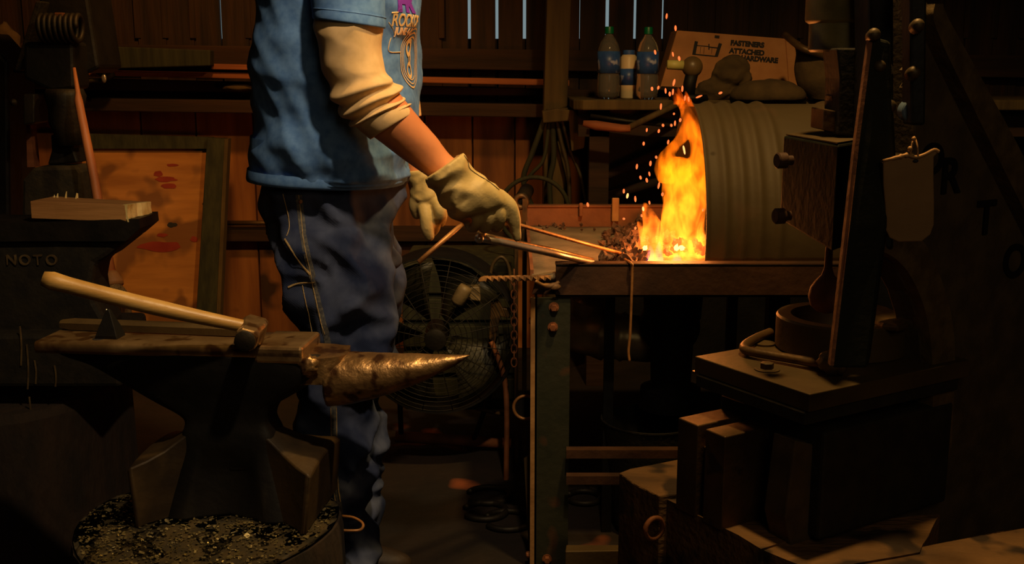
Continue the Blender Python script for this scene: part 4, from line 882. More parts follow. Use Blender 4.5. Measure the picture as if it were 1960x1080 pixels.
# C frame
P0 = MP(.26, .10, 0); P0 = (P0.x, P0.y, 0); dv = v1
def FV(px, py, off=0): return VP(px, py, P0, dv) - u1 * (-off)
opening = [(1668, 476), (1700, 490), (1735, 520), (1760, 566), (1776, 620), (1783, 700), (1783, 800), (1780, 850), (1768, 880), (1746, 901), (1726, 906), (1690, 896), (1655, 880), (1610, 866), (1540, 850)]
outer = [(1520, 1000), (1560, 1200), (2150, 1200), (2150, 430), (1975, 350), (1788, -10), (1780, -120), (1772, -120), (1770, 300), (1700, 420), (1668, 440)]
bm = B(); prism(bm, [FV(x, y, -.02) for x, y in opening + outer], -u1 * .05); mk('frame', bm, 'framecast', hm, bev=.003)
def strip(pa, pb, t0, t1, name, m):
    bm = B(); A = smooth_pts([(x, y, 0) for x, y in pa], 5); Bq = smooth_pts([(x, y, 0) for x, y in pb], 5); rings = []
    for p, q in zip(A, Bq):
        P_, Q_ = FV(p.x, p.y, -.02), FV(q.x, q.y, -.02); rings.append([bm.verts.new(P_ + u1 * t1), bm.verts.new(Q_ + u1 * t1), bm.verts.new(Q_ + u1 * t0), bm.verts.new(P_ + u1 * t0)])
    skin(bm, rings); rough(bm, 0, .0006, 60); mk(name, bm, m, hm, autos=40)
strip([(1640, 470), (1690, 482), (1730, 512), (1758, 562), (1775, 620), (1783, 700), (1783, 800), (1780, 850), (1766, 882), (1745, 902), (1722, 908)],
      [(1650, 424), (1715, 430), (1765, 462), (1802, 540), (1822, 620), (1826, 700), (1822, 800), (1818, 860), (1800, 910), (1765, 940), (1722, 950)], -.01, .022, 'throat_flange', 'castingrim')
strip([(1780, 8), (1782, 55), (1850, 200), (1920, 340), (1985, 470)], [(1795, 8), (1808, 40), (1880, 170), (1950, 300), (2010, 430)], -.0, .03, 'outer_flange', 'castingrim')
bm = B(); prism(bm, [FV(1642, 872, -.03), FV(1690, 897, -.03), FV(1728, 906, -.03), FV(1748, 900, -.03), FV(1766, 882, -.03), FV(1760, 850, -.12), FV(1690, 852, -.12), FV(1640, 864, -.12)], (0, 0, .0)) if False else None
bm.free() if bm.verts else None
bm = B(); tp = [ZP(1642, 870, .44), ZP(1680, 889, .44), ZP(1724, 905, .44), ZP(1748, 899, .44), ZP(1768, 872, .44), ZP(1776, 845, .44), ZP(1700, 848, .44)]; prism(bm, tp, (0, 0, -.02)); mk('throat_ledge', bm, 'brownsteel', hm, bev=.003)
for ch, px, py, s_ in (('O', 1778, 335, .088), ('R', 1815, 372, .105), ('T', 1884, 452, .105), ('O', 1934, 536, .105)):
    bm = B(); text_on(bm, ch, s_ * .82, FV(px, py, -.0185), dv, (0, 0, 1), .0016, .0025); mk('cast_letter', bm, 'blacksteel', hm, label='raised black letter ' + ch)
# side casting seen through the throat
bm = B(); yprism(bm, [(1738, 645), (1784, 648), (1784, 660), (1742, 656)], 2.25, 2.3); mk('treadle_rod', bm, 'rod', hm, bev=.002)
bm = B(); yprism(bm, [(1738, 672), (1790, 678), (1790, 705), (1760, 690)], 2.22, 2.3); mk('side_lug', bm, 'brownsteel', hm, bev=.003)
# timber base
t = thing('timber_base', ZP(1400, 960, 0), 'rough timber base under the power hammer with one corner lit', 'timber'); t.location.z = 0
tp = [ZP(1184, 906, .38), ZP(1205, 897, .38), ZP(1302, 878, .38), ZP(1460, 880, .38), ZP(1390, 935, .38), ZP(1262, 950, .38), ZP(1215, 926, .38)]
bm = B(); prism(bm, tp, (0, 0, -.378)); rough(bm, 2, .003, 14); mk('corner_timber', bm, 'timber', t, bev=.003)
def plank(name, pts, z, h, m='timber'):
    bm = B(); prism(bm, [ZP(x, y, z) for x, y in pts], (0, 0, -h)); rough(bm, 4, .004, 16); mk(name, bm, m, t)
plank('plank', [(1262, 948), (1302, 936), (1700, 930), (1600, 1010), (1455, 1050)], .372, .36)
plank('plank', [(1460, 1052), (1478, 1028), (1590, 1008), (1800, 985), (1760, 1060), (1560, 1092)], .368, .36)
plank('plank', [(1560, 1096), (1700, 1062), (1960, 1010), (1960, 1180), (1640, 1180)], .365, .36)
bm = B(); torus(bm, W(1252, 1012, 1.88), (.6, -1, 0), .020, .005, 20, 8); mk('iron_ring', bm, 'rust', t, smooth=True)
# hanging pad
t = thing('hanging_pad', W(1740, 460, 1.55), 'worn brown pad hanging by a wire from the hammer links', 'pad')
Y = 1.55
bm = B(); out = [(1690, 310), (1720, 302), (1733, 298), (1752, 302), (1770, 298), (1785, 288), (1796, 292), (1788, 300), (1788, 430), (1782, 448), (1765, 462), (1720, 464), (1703, 455), (1696, 440)]
yprism(bm, out, Y, Y + .018); rough(bm, 2, .0012, 30); mk('pad', bm, 'paper', t, bev=.002)
bm = B(); tube(bm, smooth_pts([W(1690, 308, Y), W(1720, 301, Y), W(1735, 297, Y), W(1752, 301, Y), W(1770, 296, Y), W(1788, 287, Y), W(1797, 291, Y)], 4), [.0022, .0022, .0022, .003, .0026, .004, .0025, .0025, .004] + [.0026] * 16, 8); mk('torn_edge', bm, 'rebar', t, smooth=True, label='pale curled top edge')
bm = B(); tube(bm, smooth_pts([W(1742, 300, Y), W(1745, 280, Y), W(1750, 262, Y + .01), W(1756, 280, Y), W(1757, 300, Y)], 4), .0013, 6); ball(bm, W(1749, 266, Y), .0035, 8); ball(bm, W(1742, 285, Y), .004, 8); mk('wire', bm, 'rebar', t, smooth=True)
bm = B(); ball(bm, W(1753, 308, Y - .001), .004, 8, (1, .3, .6)); mk('hole', bm, 'ink', t)
# ================================================================== BLACKSMITH
man = thing('person', W(650, 1100, 2.3), 'person in blue t-shirt, jeans and cream gloves holding a rod in the fire', 'person'); man.location.z = 0
def wr(c, amp, f, seed=0):                    # cloth folds
    p = c * f + Vector((seed, 0, 0)); return amp * (noise.noise(p) + .5 * noise.noise(p * 2.1))
def ridged(c, amp, f, seed=0):
    return amp * (1 - 2 * abs(noise.noise(c * f + Vector((seed, seed, 0)))))
# skin body (neck, head, arms)
bm = B()
loft(bm, [((600, -330), (695, -335), 2.3, .06), ((560, -280), (725, -285), 2.3, .15), ((545, -200), (750, -210), 2.3, .165), ((540, 0), (770, 0), 2.3, .16), ((525, 250), (750, 250), 2.3, .15), ((520, 400), (740, 400), 2.3, .13)], 6, 40)
loft(bm, [((600, -250), (710, -255), 2.2, .06), ((610, -150), (720, -160), 2.13, .055), ((615, -60), (725, -70), 2.10, .05)], 6, 30)
loft(bm, [((600, -250), (720, -255), 2.40, .06), ((620, -150), (735, -160), 2.46, .055), ((640, -40), (740, -50), 2.50, .05)], 6, 30)
loft(bm, [((590, -250), (700, -260), 2.3, .07), ((592, -330), (700, -340), 2.3, .06), ((600, -400), (712, -400), 2.3, .058), ((595, -440), (722, -430), 2.3, .062), ((578, -500), (742, -480), 2.3, .074), ((572, -560), (752, -550), 2.3, .078), ((590, -630), (735, -630), 2.3, .068), ((640, -668), (690, -668), 2.3, .02)], 6, 32)
lump(bm, W(752, -512, 2.3), .022, (.9, .6, 1.1), 0, 1, 2)
loft(bm, [((615, -60), (725, -70), 2.10, .05), ((625, 100), (725, 100), 2.07, .045), ((665, 215), (760, 170), 2.05, .044), ((700, 250), (782, 200), 2.05, .046), ((718, 264), (803, 226), 2.055, .045), ((770, 304), (836, 264), 2.07, .037), ((815, 335), (864, 298), 2.08, .029), ((850, 360), (900, 322), 2.085, .028)], 7, 36, 1, lambda c, t, a: .0015 * noise.noise(c * 22))
loft(bm, [((640, -40), (740, -50), 2.50, .05), ((690, 120), (770, 110), 2.50, .045), ((735, 250), (800, 235), 2.48, .040), ((770, 320), (822, 312), 2.46, .028), ((785, 370), (835, 362), 2.46, .026)], 6, 30)
o = mk('body', bm, 'skin', man, smooth=True); remesh(o, .007, 1)
bm = B(); g = ball(bm, W(652, -575, 2.3), .098, 28, (1.02, .86, .92)); 
for v in g: v.co += noise.noise_vector(v.co * 20) * .004
mk('hair', bm, 'hair', man, smooth=True)
# t-shirt
def sh(c, t, a):
    low = max(0, min(1, (t - .45) / .5)); d = wr(Vector((c.x * 1.4, c.y, c.z * 2.6)), .010, 5, 3) * (.4 + low); d += .030 * (1 - low * .6) * (.5 - abs(noise.noise(Vector((c.x * 7 + c.z * 2.8, c.y * 2, c.z * 1.6 - 4)))) * 2)
    s = (c.x * .8 + c.z * 1.6) ; d += .018 * low * (.5 - 2.5 * abs(noise.noise(Vector((c.x * 5 - c.z * 3, c.y * 4, c.z * 13))))) 
    d += .010 * (.45 - 2.2 * abs(noise.noise(Vector((c.x * 15 + c.z * 8, c.y * 4, c.z * 3 + 7)))))
    if t > .965: d = d * .35 + .002
    return d
bm = B(); rs = loft(bm, [((583, -340), (712, -345), 2.3, .075), ((540, -300), (745, -305), 2.3, .15), ((520, -230), (778, -240), 2.3, .205), ((515, -120), (798, -130), 2.3, .21), ((513, 0), (802, 0), 2.3, .205), ((501, 100), (800, 95), 2.3, .20), ((494, 180), (797, 185), 2.3, .20), ((488, 250), (786, 255), 2.3, .20), ((483, 300), (778, 305), 2.3, .198), ((481, 330), (776, 345), 2.3, .195)], 12, 128, .85, sh, False)
inner = []
last = rs[-1]; cen = sum((v.co for v in last), Vector()) / len(last)
for r_, s_, dz in ((0, .97, 0.0), (1, .955, .03), (2, .94, .08)):
    inner.append([bm.verts.new(cen + (v.co - cen) * s_ + Vector((0, 0, dz))) for v in last])
skin(bm, [last] + inner, False); bm.faces.new(rs[0])
tco = [v.co.copy() for r_ in rs for v in r_]; nq = len(rs[0]); torso_tree = BVHTree.FromPolygons(tco, [(i * nq + k, i * nq + (k + 1) % nq, (i + 1) * nq + (k + 1) % nq, (i + 1) * nq + k) for i in range(len(rs) - 1) for k in range(nq)])
loft(bm, [((560, -300), (650, -320), 2.20, .06), ((588, -250), (725, -262), 2.13, .075), ((596, -130), (735, -145), 2.10, .08), ((597, -30), (736, -40), 2.075, .082), ((600, 34), (736, 50), 2.065, .082)], 8, 48, 1, lambda c, t, a: wr(c, .004, 12, 1) * (t < .95), True)
loft(bm, [((600, -300), (690, -320), 2.42, .06), ((620, -250), (750, -262), 2.47, .07), ((640, -130), (765, -145), 2.5, .075), ((660, 20), (785, 10), 2.5, .07)], 8, 40, 1, None, True)
shirt = mk('t_shirt', bm, 'shirt', man, smooth=True)
tb = torso_tree
# folded hems
def ring_tube(bm, l, r, Y, b, rad, e=1., n=96):
    p, q = W(*l, Y), W(*r, Y); c = (p + q) / 2; u = (q - p) / 2; ul = u.length; ud = u.normalized()
    pts = []
    for k in range(n + 1):
        t = 2 * PI * k / n; ct, st = math.cos(t), math.sin(t); pts.append(c + ud * ul * math.copysign(abs(ct) ** e, ct) + Vector((0, 1, 0)) * b * math.copysign(abs(st) ** e, st))
    return pts
bm = B(); loft(bm, [((599, 18), (738, 35), 2.066, .0835), ((599, 28), (738, 45), 2.065, .0845), ((600, 36), (737, 54), 2.064, .0835), ((603, 36), (733, 54), 2.064, .078)], 3, 64, 1, None, False); mk('sleeve_hem', bm, 'shirt', shirt, smooth=True)
bm = B(); tube(bm, ring_tube(bm, (598.5, 17), (738.5, 34), 2.066, .0835, 0)[::1], .0009, 5, False); mk('hem_stitching', bm, 'shirt', shirt, smooth=True)
bm = B(); loft(bm, [((482, 316), (778, 328), 2.3, .1985), ((481, 324), (777, 336), 2.3, .2005), ((480, 333), (777, 346), 2.3, .200), ((481, 338), (775, 350), 2.3, .196)], 3, 120, .85, lambda c, t, a: .002 * noise.noise(c * 9), False); mk('bottom_hem', bm, 'shirt', shirt, smooth=True)
# print on the chest, wrapped round the front of the shirt
def shirt_wrap(px0, py0, rotz=0):
    h, n_ = on_surface(tb, px0, py0, 0)
    if h is None: h = W(px0, py0, 2.15)
    # walk along the horizontal contour from the start point round the chest
    c = Vector((W(650, py0, 2.3).x, 2.3, 0)); ang0 = math.atan2(h.y - c.y, h.x - c.x); table = {}
    def f(co):
        z = h.z + co.y; key = round(z, 3)
        if key not in table:
            arr = [(0., None)]; prev = None; acc = 0; L_ = []
            for k in range(90):
                a = ang0 + k * .02; d = Vector((math.cos(a), math.sin(a), 0)); hit = tb.ray_cast(Vector((c.x, c.y, z)) + d * .02, d)
                if hit[0] is None or (prev is not None and (hit[0] - prev).length > .025): continue
                if prev is not None: acc += (hit[0] - prev).length
                prev = hit[0]; L_.append((acc, hit[0].copy(), d))
            table[key] = L_
        L_ = table[key]
        for j in range(len(L_) - 1):
            if L_[j + 1][0] >= co.x:
                q = (co.x - L_[j][0]) / max(1e-6, L_[j + 1][0] - L_[j][0]); p = L_[j][1].lerp(L_[j + 1][1], max(0, q)); return p + L_[j][2] * (.0012 + co.z)
        return L_[-1][1] + L_[-1][2] * .001
    return f
for s, px, py, size, m, b, lab, sq_ in (('FR', 761, 19, .050, 'print_purple', .0035, 'purple block letters', 1.3), ('ROCKOF', 748, 49, .033, 'print_gold', .0006, 'gold outlined lettering', .84), ('JUNE 4-5', 754, 66, .019, 'print_pale', .0008, 'small orange date line', 1.0)):
    bm = B(); wf = shirt_wrap(px, py); text_on(bm, s, size, (0, 0, 0), (1, 0, 0), (0, 0, 1), b, .0006, .012, lambda co, q=sq_: wf(Vector((co.x * q, co.y, co.z)))); mk('chest_lettering', bm, m, shirt, label=lab)
bm = B(); fnc = shirt_wrap(757, 156)
def wring(cx, cz, rx, rz, w, a0=0, a1=2 * PI, n=60):
    prev = None
    for k in range(n + 1):
        t = a0 + (a1 - a0) * k / n; r = [bm.verts.new(fnc(Vector((cx + (rx + q) * math.cos(t), cz + (rz + q) * math.sin(t), .0004)))) for q in (-w / 2, w / 2)]
        if prev: bm.faces.new((prev[0], prev[1], r[1], r[0]))
        prev = r
for rr_ in (0, .008, .016): wring(.088, .045, .070 - rr_, .058 - rr_, .0028)
for (cx, cz, rx, rz, w) in ((.075, .066, .016, .014, .009), (.085, .045, .008, .012, .007), (.080, .022, .018, .013, .007)): wring(cx, cz, rx, rz, w, 0, 2 * PI, 30)
mk('chest_emblem', bm, 'print_gold', shirt, label='round gold ringed emblem')
bm = B()
seam(bm, tb, [(743, 42), (752, 55), (755, 68)], .0016, .001); seam(bm, tb, [(748, 72), (744, 85), (745, 99), (766, 100)], .0018, .001); seam(bm, tb, [(749, 24), (762, 23)], .003, .001)
mk('chest_outline', bm, 'print_gold', shirt)
# cream under-sleeve pushed up to the elbow
def sl(c, t, a):
    scr = max(0, min(1, (t - .38) / .12)) * (1 - max(0, (t - .82) / .03)) if t < .85 else 0
    d = wr(c, .004, 15, 5) * (t < .8) + .012 * (.45 - 2 * abs(noise.noise(Vector((c.x * 8 + c.z * 7, c.y * 6, c.z * 6 - c.x * 9 + 2))))) * max(0, 1 - t * 1.5)
    ph = t * 46 + 2.6 * math.sin(a * 1.0 + .4) + 3.0 * noise.noise(c * 9)
    d += scr * .0062 * math.sin(ph)
    return d
bm = B(); loft(bm, [((616, 8), (722, 22), 2.068, .060), ((606, 30), (733, 42), 2.066, .071), ((604, 54), (736, 62), 2.063, .072), ((611, 105), (736, 112), 2.06, .068), ((625, 152), (740, 142), 2.055, .064), ((636, 188), (760, 160), 2.05, .060), ((650, 212), (768, 176), 2.05, .058), ((668, 232), (772, 192), 2.05, .056), ((680, 243), (781, 200), 2.05, .054), ((694, 253), (786, 207), 2.052, .054), ((709, 265), (791, 214), 2.055, .053)], 14, 72, 1, sl, False)
sleeve = mk('undershirt_sleeve', bm, 'cream', man, smooth=True); so = sleeve.modifiers.new('thick', 'SOLIDIFY'); so.thickness = .003
bm = B(); loft(bm, [((679, 241), (780, 199), 2.05, .0555), ((694, 254), (787, 207), 2.052, .056), ((708, 266), (792, 215), 2.055, .055), ((710, 266), (789, 216), 2.055, .049)], 4, 60, 1, lambda c, t, a: .0006 * math.sin(a * 60), False); mk('ribbed_cuff', bm, 'cream', sleeve, smooth=True)
bm = B(); loft(bm, [((660, -20), (770, -30), 2.5, .06), ((690, 90), (785, 80), 2.5, .058), ((722, 190), (800, 178), 2.49, .052), ((732, 232), (805, 222), 2.48, .05)], 10, 48, 1, lambda c, t, a: ridged(c, .003, 12), True); mk('undershirt_sleeve', bm, 'cream', man, smooth=True)
# jeans
def jn(c, t, a):
    d = wr(Vector((c.x, c.y, c.z * .8)), .010, 6, 9)
    d += .024 * (.5 - 2.6 * abs(noise.noise(Vector((c.x * 6 + c.z * 6, c.y * 4, c.z * 5 - c.x * 7)))))
    d += .012 * (.48 - 2.4 * abs(noise.noise(Vector((c.x * 14 + c.z * 16, c.y * 8, c.z * 9 - c.x * 12)))))
    return d
bm = B()
loft(bm, [((500, 320), (772, 325), 2.3, .165), ((504, 390), (772, 390), 2.3, .168), ((514, 450), (768, 450), 2.3, .165), ((530, 500), (762, 500), 2.3, .15), ((560, 520), (745, 520), 2.3, .12)], 8, 80, .9, jn)
loft(bm, [((520, 430), (745, 430), 2.21, .085), ((536, 500), (748, 500), 2.20, .10), ((550, 570), (748, 570), 2.19, .10), ((562, 640), (750, 640), 2.19, .094), ((572, 700), (742, 700), 2.19, .088), ((576, 760), (728, 760), 2.19, .082), ((572, 810), (722, 810), 2.19, .08), ((590, 860), (720, 860), 2.19, .078), ((612, 920), (716, 920), 2.19, .074), ((634, 990), (718, 990), 2.19, .07), ((648, 1050), (726, 1050), 2.19, .07), ((650, 1105), (736, 1105), 2.19, .07)], 12, 80, 1, jn)
loft(bm, [((600, 440), (772, 440), 2.40, .08), ((620, 520), (770, 520), 2.40, .085), ((640, 600), (766, 600), 2.39, .08), ((655, 680), (762, 680), 2.37, .074), ((640, 760), (740, 760), 2.36, .068), ((640, 850), (735, 850), 2.35, .066), ((645, 950), (728, 950), 2.34, .064), ((650, 1050), (728, 1050), 2.34, .064), ((650, 1095), (728, 1095), 2.34, .064)], 10, 60, 1, jn)
jeans = mk('jeans', bm, 'denim', man, smooth=True); remesh(jeans, .0065, 1)
jb = baked_bvh(jeans)
bm = B(); seam(bm, jb, [(572, 373), (577, 420), (584, 470), (598, 530), (612, 590), (624, 640), (634, 700), (638, 760), (640, 830), (641, 900), (650, 980), (660, 1090)], .013, .0006); mk('outer_seam', bm, 'stitchdim', jeans, smooth=True)
bm = B()
seam(bm, jb, [(572, 373), (577, 420), (583, 470), (596, 530), (609, 590), (621, 640)], .0016, .0016); seam(bm, jb, [(542, 372), (552, 410), (554, 436), (549, 452)], .0018, .001)
seam(bm, jb, [(546, 458), (560, 480), (576, 504), (594, 526)], .0042, .002); seam(bm, jb, [(552, 550), (572, 542), (604, 540)], .0036, .002); seam(bm, jb, [(579, 545), (583, 566), (592, 600), (600, 640)], .0018, .002); seam(bm, jb, [(633, 780), (634, 840), (636, 900), (642, 960)], .0014, .0016); seam(bm, jb, [(644, 780), (645, 850), (648, 930), (652, 960)], .0014, .0016)
mk('pocket_stitching', bm, 'stitch', jeans, smooth=True)
bm = B(); h, n_ = on_surface(jb, 576, 384, .003)
if h: ball(bm, h, .0042, 10)
mk('rivet', bm, 'rod', jeans, smooth=True, label='copper pocket rivet')
for Y, px in ((2.19, 690), (2.34, 686)):
    bm = B(); c = W(px, 1100, Y); ball(bm, (c.x + .02, c.y, .04), .05, 20, (2.1, .85, .8)); box(bm, (c.x - .09, c.y - .04, 0), (c.x + .12, c.y + .04, .025))
    mk('boot', bm, 'boot', man, bev=.006, smooth=True)
# gloves
def finger(bm, pts, r):
    pp = [W(x, y, Y) for x, y, Y in pts]; q = smooth_pts(pp, 5); n = len(q); rs = []
    for i in range(n):
        t = i / (n - 1) * (len(r) - 1); k = min(int(t), len(r) - 2); rs.append(r[k] + (r[k + 1] - r[k]) * (t - k))
    tube(bm, q, rs, 14); ball(bm, q[-1], rs[-1], 12); ball(bm, q[0], rs[0], 12)
def gl(c, t, a):
    return .0085 * (.5 - 2.3 * abs(noise.noise(Vector((c.x * 14 + c.z * 26, c.y * 12, c.z * 14 - c.x * 26))))) * (1 if .1 < t < .6 else .35) + .0016 * noise.noise(c * 40)
bm = B()
loft(bm, [((812, 343), (886, 293), 2.06, .046), ((824, 360), (893, 304), 2.062, .045), ((838, 380), (900, 320), 2.065, .036), ((850, 396), (912, 332), 2.07, .038), ((858, 412), (930, 342), 2.075, .040), ((878, 420), (952, 356), 2.085, .038), ((905, 414), (970, 376), 2.095, .032), ((922, 410), (974, 388), 2.10, .024)], 9, 56, .9, gl)
finger(bm, [(955, 378, 2.10), (975, 395, 2.105), (983, 420, 2.115), (986, 436, 2.12), (990, 455, 2.125)], [.017, .0155, .0145, .0115, .0085])
finger(bm, [(944, 380, 2.105), (954, 400, 2.088), (957, 420, 2.095), (952, 436, 2.115), (940, 432, 2.14)], [.0145, .0118, .0112, .0102, .009])
finger(bm, [(926, 388, 2.105), (934, 408, 2.086), (935, 426, 2.094), (928, 438, 2.112), (917, 430, 2.135)], [.0145, .0115, .0108, .010, .009])
finger(bm, [(906, 396, 2.10), (912, 412, 2.084), (912, 427, 2.09), (905, 437, 2.108), (896, 430, 2.125)], [.014, .0108, .0100, .0092, .0085])
finger(bm, [(872, 404, 2.085), (896, 414, 2.125), (924, 424, 2.145), (948, 432, 2.15)], [.017, .016, .014, .011])
glove = mk('work_glove', bm, 'leather', man, smooth=True, label='cream leather glove on the near hand gripping the rods'); remesh(glove, .0035, 1)
gb = baked_bvh(glove)
bm = B(); seam(bm, gb, [(888, 298), (895, 310), (898, 322), (912, 334), (935, 348), (955, 364)], .001, .0006); mk('glove_seam', bm, 'ink', glove)
bm = B(); seam(bm, gb, [(817, 339), (835, 324), (856, 309), (880, 298)], .0022, .001); mk('cuff_binding', bm, 'stitch', glove, smooth=True)
bm = B()
loft(bm, [((772, 328), (826, 322), 2.45, .036), ((782, 352), (832, 345), 2.45, .032), ((788, 374), (842, 366), 2.45, .034), ((796, 396), (850, 386), 2.45, .030), ((804, 412), (848, 402), 2.45, .024)], 8, 44, .9, gl)
finger(bm, [(812, 396, 2.43), (816, 415, 2.42), (818, 436, 2.42), (822, 452, 2.425)], [.0165, .016, .0155, .012])
finger(bm, [(836, 386, 2.43), (842, 400, 2.415), (842, 414, 2.42), (836, 424, 2.44)], [.016, .0155, .014, .012])
finger(bm, [(826, 398, 2.45), (832, 420, 2.44), (832, 436, 2.45), (826, 446, 2.46)], [.015, .014, .013, .011])
finger(bm, [(840, 396, 2.47), (846, 412, 2.47), (844, 426, 2.48)], [.014, .013, .011])
finger(bm, [(800, 372, 2.44), (794, 392, 2.44), (798, 410, 2.45)], [.015, .014, .012])
g2 = mk('work_glove', bm, 'leather', man, smooth=True, label='cream leather glove on the far hand hanging down'); remesh(g2, .0035, 1)

# ================================================================== FIRE
def fire_mat(name='flame', gain=1., g=.165):
    m = D.materials.new(name); m.use_nodes = True; nt = m.node_tree; N = nt.nodes; L = nt.links
    for n in list(N): N.remove(n)
    out = N.new('ShaderNodeOutputMaterial'); em = N.new('ShaderNodeEmission'); tc = N.new('ShaderNodeTexCoord')
    mp = N.new('ShaderNodeMapping'); mp.inputs['Scale'].default_value = (1, 1, .42); L.new(tc.outputs['Object'], mp.inputs['Vector'])
    ns = N.new('ShaderNodeTexNoise'); ns.inputs['Scale'].default_value = 36; ns.inputs['Detail'].default_value = 2.; ns.inputs['Distortion'].default_value = 1.1; L.new(mp.outputs[0], ns.inputs['Vector'])
    r = N.new('ShaderNodeMapRange'); r.inputs['From Min'].default_value = .40; r.inputs['From Max'].default_value = .62; r.inputs['To Min'].default_value = .12; r.inputs['To Max'].default_value = 1.55; L.new(ns.outputs['Fac'], r.inputs['Value'])
    sx = N.new('ShaderNodeSeparateXYZ'); L.new(tc.outputs['Object'], sx.inputs[0])
    cr_ = N.new('ShaderNodeMapRange'); cr_.inputs['From Min'].default_value = .0; cr_.inputs['From Max'].default_value = .42; cr_.inputs['To Min'].default_value = 1.; cr_.inputs['To Max'].default_value = .0; L.new(sx.outputs['Z'], cr_.inputs['Value'])
    ramp = N.new('ShaderNodeValToRGB'); ramp.color_ramp.elements[0].position = 0; ramp.color_ramp.elements[0].color = (1, g * .72, .003, 1); ramp.color_ramp.elements[1].position = 1; ramp.color_ramp.elements[1].color = (1, g * 1.15, .012, 1)
    e_ = ramp.color_ramp.elements.new(.25); e_.color = (1, g * .95, .003, 1); e_ = ramp.color_ramp.elements.new(.5); e_.color = (1, g * 1.08, .003, 1)
    L.new(cr_.outputs[0], ramp.inputs['Fac']); L.new(ramp.outputs[0], em.inputs['Color'])
    st = N.new('ShaderNodeMapRange'); st.inputs['To Min'].default_value = 32 * gain; st.inputs['To Max'].default_value = 62 * gain; L.new(cr_.outputs[0], st.inputs['Value'])
    mu = N.new('ShaderNodeMath'); mu.operation = 'MULTIPLY'; L.new(r.outputs[0], mu.inputs[0]); L.new(st.outputs[0], mu.inputs[1]); L.new(mu.outputs[0], em.inputs['Strength'])
    L.new(em.outputs[0], out.inputs['Volume']); return m
M['flame'] = fire_mat(); M['sideflame'] = fire_mat('side_flame', 1.25, .14)
def tongue(bm, pts, rs, sq=.75, seed=0):      # tapering licking column of fire
    P = smooth_pts([W(x, y, Y) for x, y, Y in pts], 8); n = len(P); rings = []
    for i, p in enumerate(P):
        t = i / (n - 1) * (len(rs) - 1); k = min(int(t), len(rs) - 2); r = rs[k] + (rs[k + 1] - rs[k]) * (t - k)
        rings.append([bm.verts.new(p + Vector((math.cos(a), sq * math.sin(a), 0)) * r * (1 + .3 * noise.noise(Vector((math.cos(a) + seed, math.sin(a), p.z * 16))))) for a in [2 * PI * q / 20 for q in range(20)]])
    skin(bm, rings)
fl = thing('fire', W(1300, 500, 2.65), 'tall orange and yellow coal fire burning at the left mouth of the drum hood', 'fire')
bm = B()
tongue(bm, [(1312, 508, 2.66), (1311, 450, 2.66), (1312, 400, 2.67), (1310, 350, 2.68), (1304, 322, 2.69), (1298, 300, 2.69)], [.054, .054, .052, .056, .050, .012], .8, 1)
tongue(bm, [(1322, 350, 2.69), (1334, 315, 2.70), (1339, 285, 2.71), (1334, 262, 2.71), (1324, 238, 2.71), (1314, 212, 2.72), (1303, 192, 2.72), (1290, 174, 2.72)], [.034, .026, .022, .022, .024, .016, .011, .002], .9, 5)
tongue(bm, [(1286, 350, 2.66), (1274, 326, 2.66), (1274, 303, 2.67), (1288, 282, 2.68), (1306, 264, 2.69), (1314, 240, 2.70), (1318, 215, 2.70)], [.032, .030, .022, .017, .018, .016, .004], .9, 3)
tongue(bm, [(1316, 222, 2.71), (1306, 204, 2.71), (1292, 196, 2.71), (1278, 193, 2.71)], [.012, .012, .008, .002], .8, 6)
tongue(bm, [(1284, 505, 2.63), (1280, 450, 2.64), (1284, 400, 2.65), (1290, 360, 2.66)], [.026, .024, .022, .016], .8, 8)
main = mk('flame', bm, 'flame', fl, label='broad main body of yellow flame'); remesh(main, .006, 4)
bm = B()
tongue(bm, [(1248, 505, 2.58), (1248, 465, 2.58), (1247, 430, 2.59), (1240, 405, 2.59), (1233, 386, 2.59)], [.028, .028, .025, .015, .004], .8, 9)
tongue(bm, [(1236, 470, 2.56), (1230, 440, 2.56), (1222, 424, 2.56)], [.012, .013, .006], .8, 4)
tongue(bm, [(1258, 500, 2.6), (1256, 460, 2.6), (1250, 420, 2.6), (1246, 396, 2.6)], [.016, .015, .010, .002], .8, 2)
o = mk('side_flame', bm, 'sideflame', fl, label='lower orange flame at the left'); remesh(o, .005, 3)
bm = B(); 
for x, y in ((1302, 186), (1290, 178), (1312, 182), (1296, 172)): tongue(bm, [(x + 8, y + 22, 2.71), (x + 4, y + 8, 2.71), (x, y - 8, 2.71)], [.012, .009, .001], .8, x)
mk('flame_tip', bm, 'sideflame', fl, label='thin licking flame tips')
M['blueflame'] = D.materials.new('blue_flame'); M['blueflame'].use_nodes = True
nt = M['blueflame'].node_tree; [nt.nodes.remove(n) for n in list(nt.nodes)]; o_ = nt.nodes.new('ShaderNodeOutputMaterial'); q = nt.nodes.new('ShaderNodeEmission'); q.inputs['Color'].default_value = (.16, .10, 1, 1); q.inputs['Strength'].default_value = 9; nt.links.new(q.outputs[0], o_.inputs['Volume'])
bm = B(); tongue(bm, [(1244, 500, 2.54), (1246, 485, 2.54), (1244, 470, 2.54)], [.010, .009, .002], .8, 2); tongue(bm, [(1262, 500, 2.54), (1260, 482, 2.54), (1262, 462, 2.54)], [.012, .009, .002], .8, 7); tongue(bm, [(1294, 502, 2.53), (1296, 494, 2.53), (1294, 486, 2.53)], [.012, .010, .003], .8, 7)
mk('blue_flame', bm, 'blueflame', fl, label='small violet flame at the fire foot')
M['spark'] = emis('spark', (1, .15, .035), 1.7); M['sparkhot'] = emis('spark_hot', (1, .42, .12), 2.)
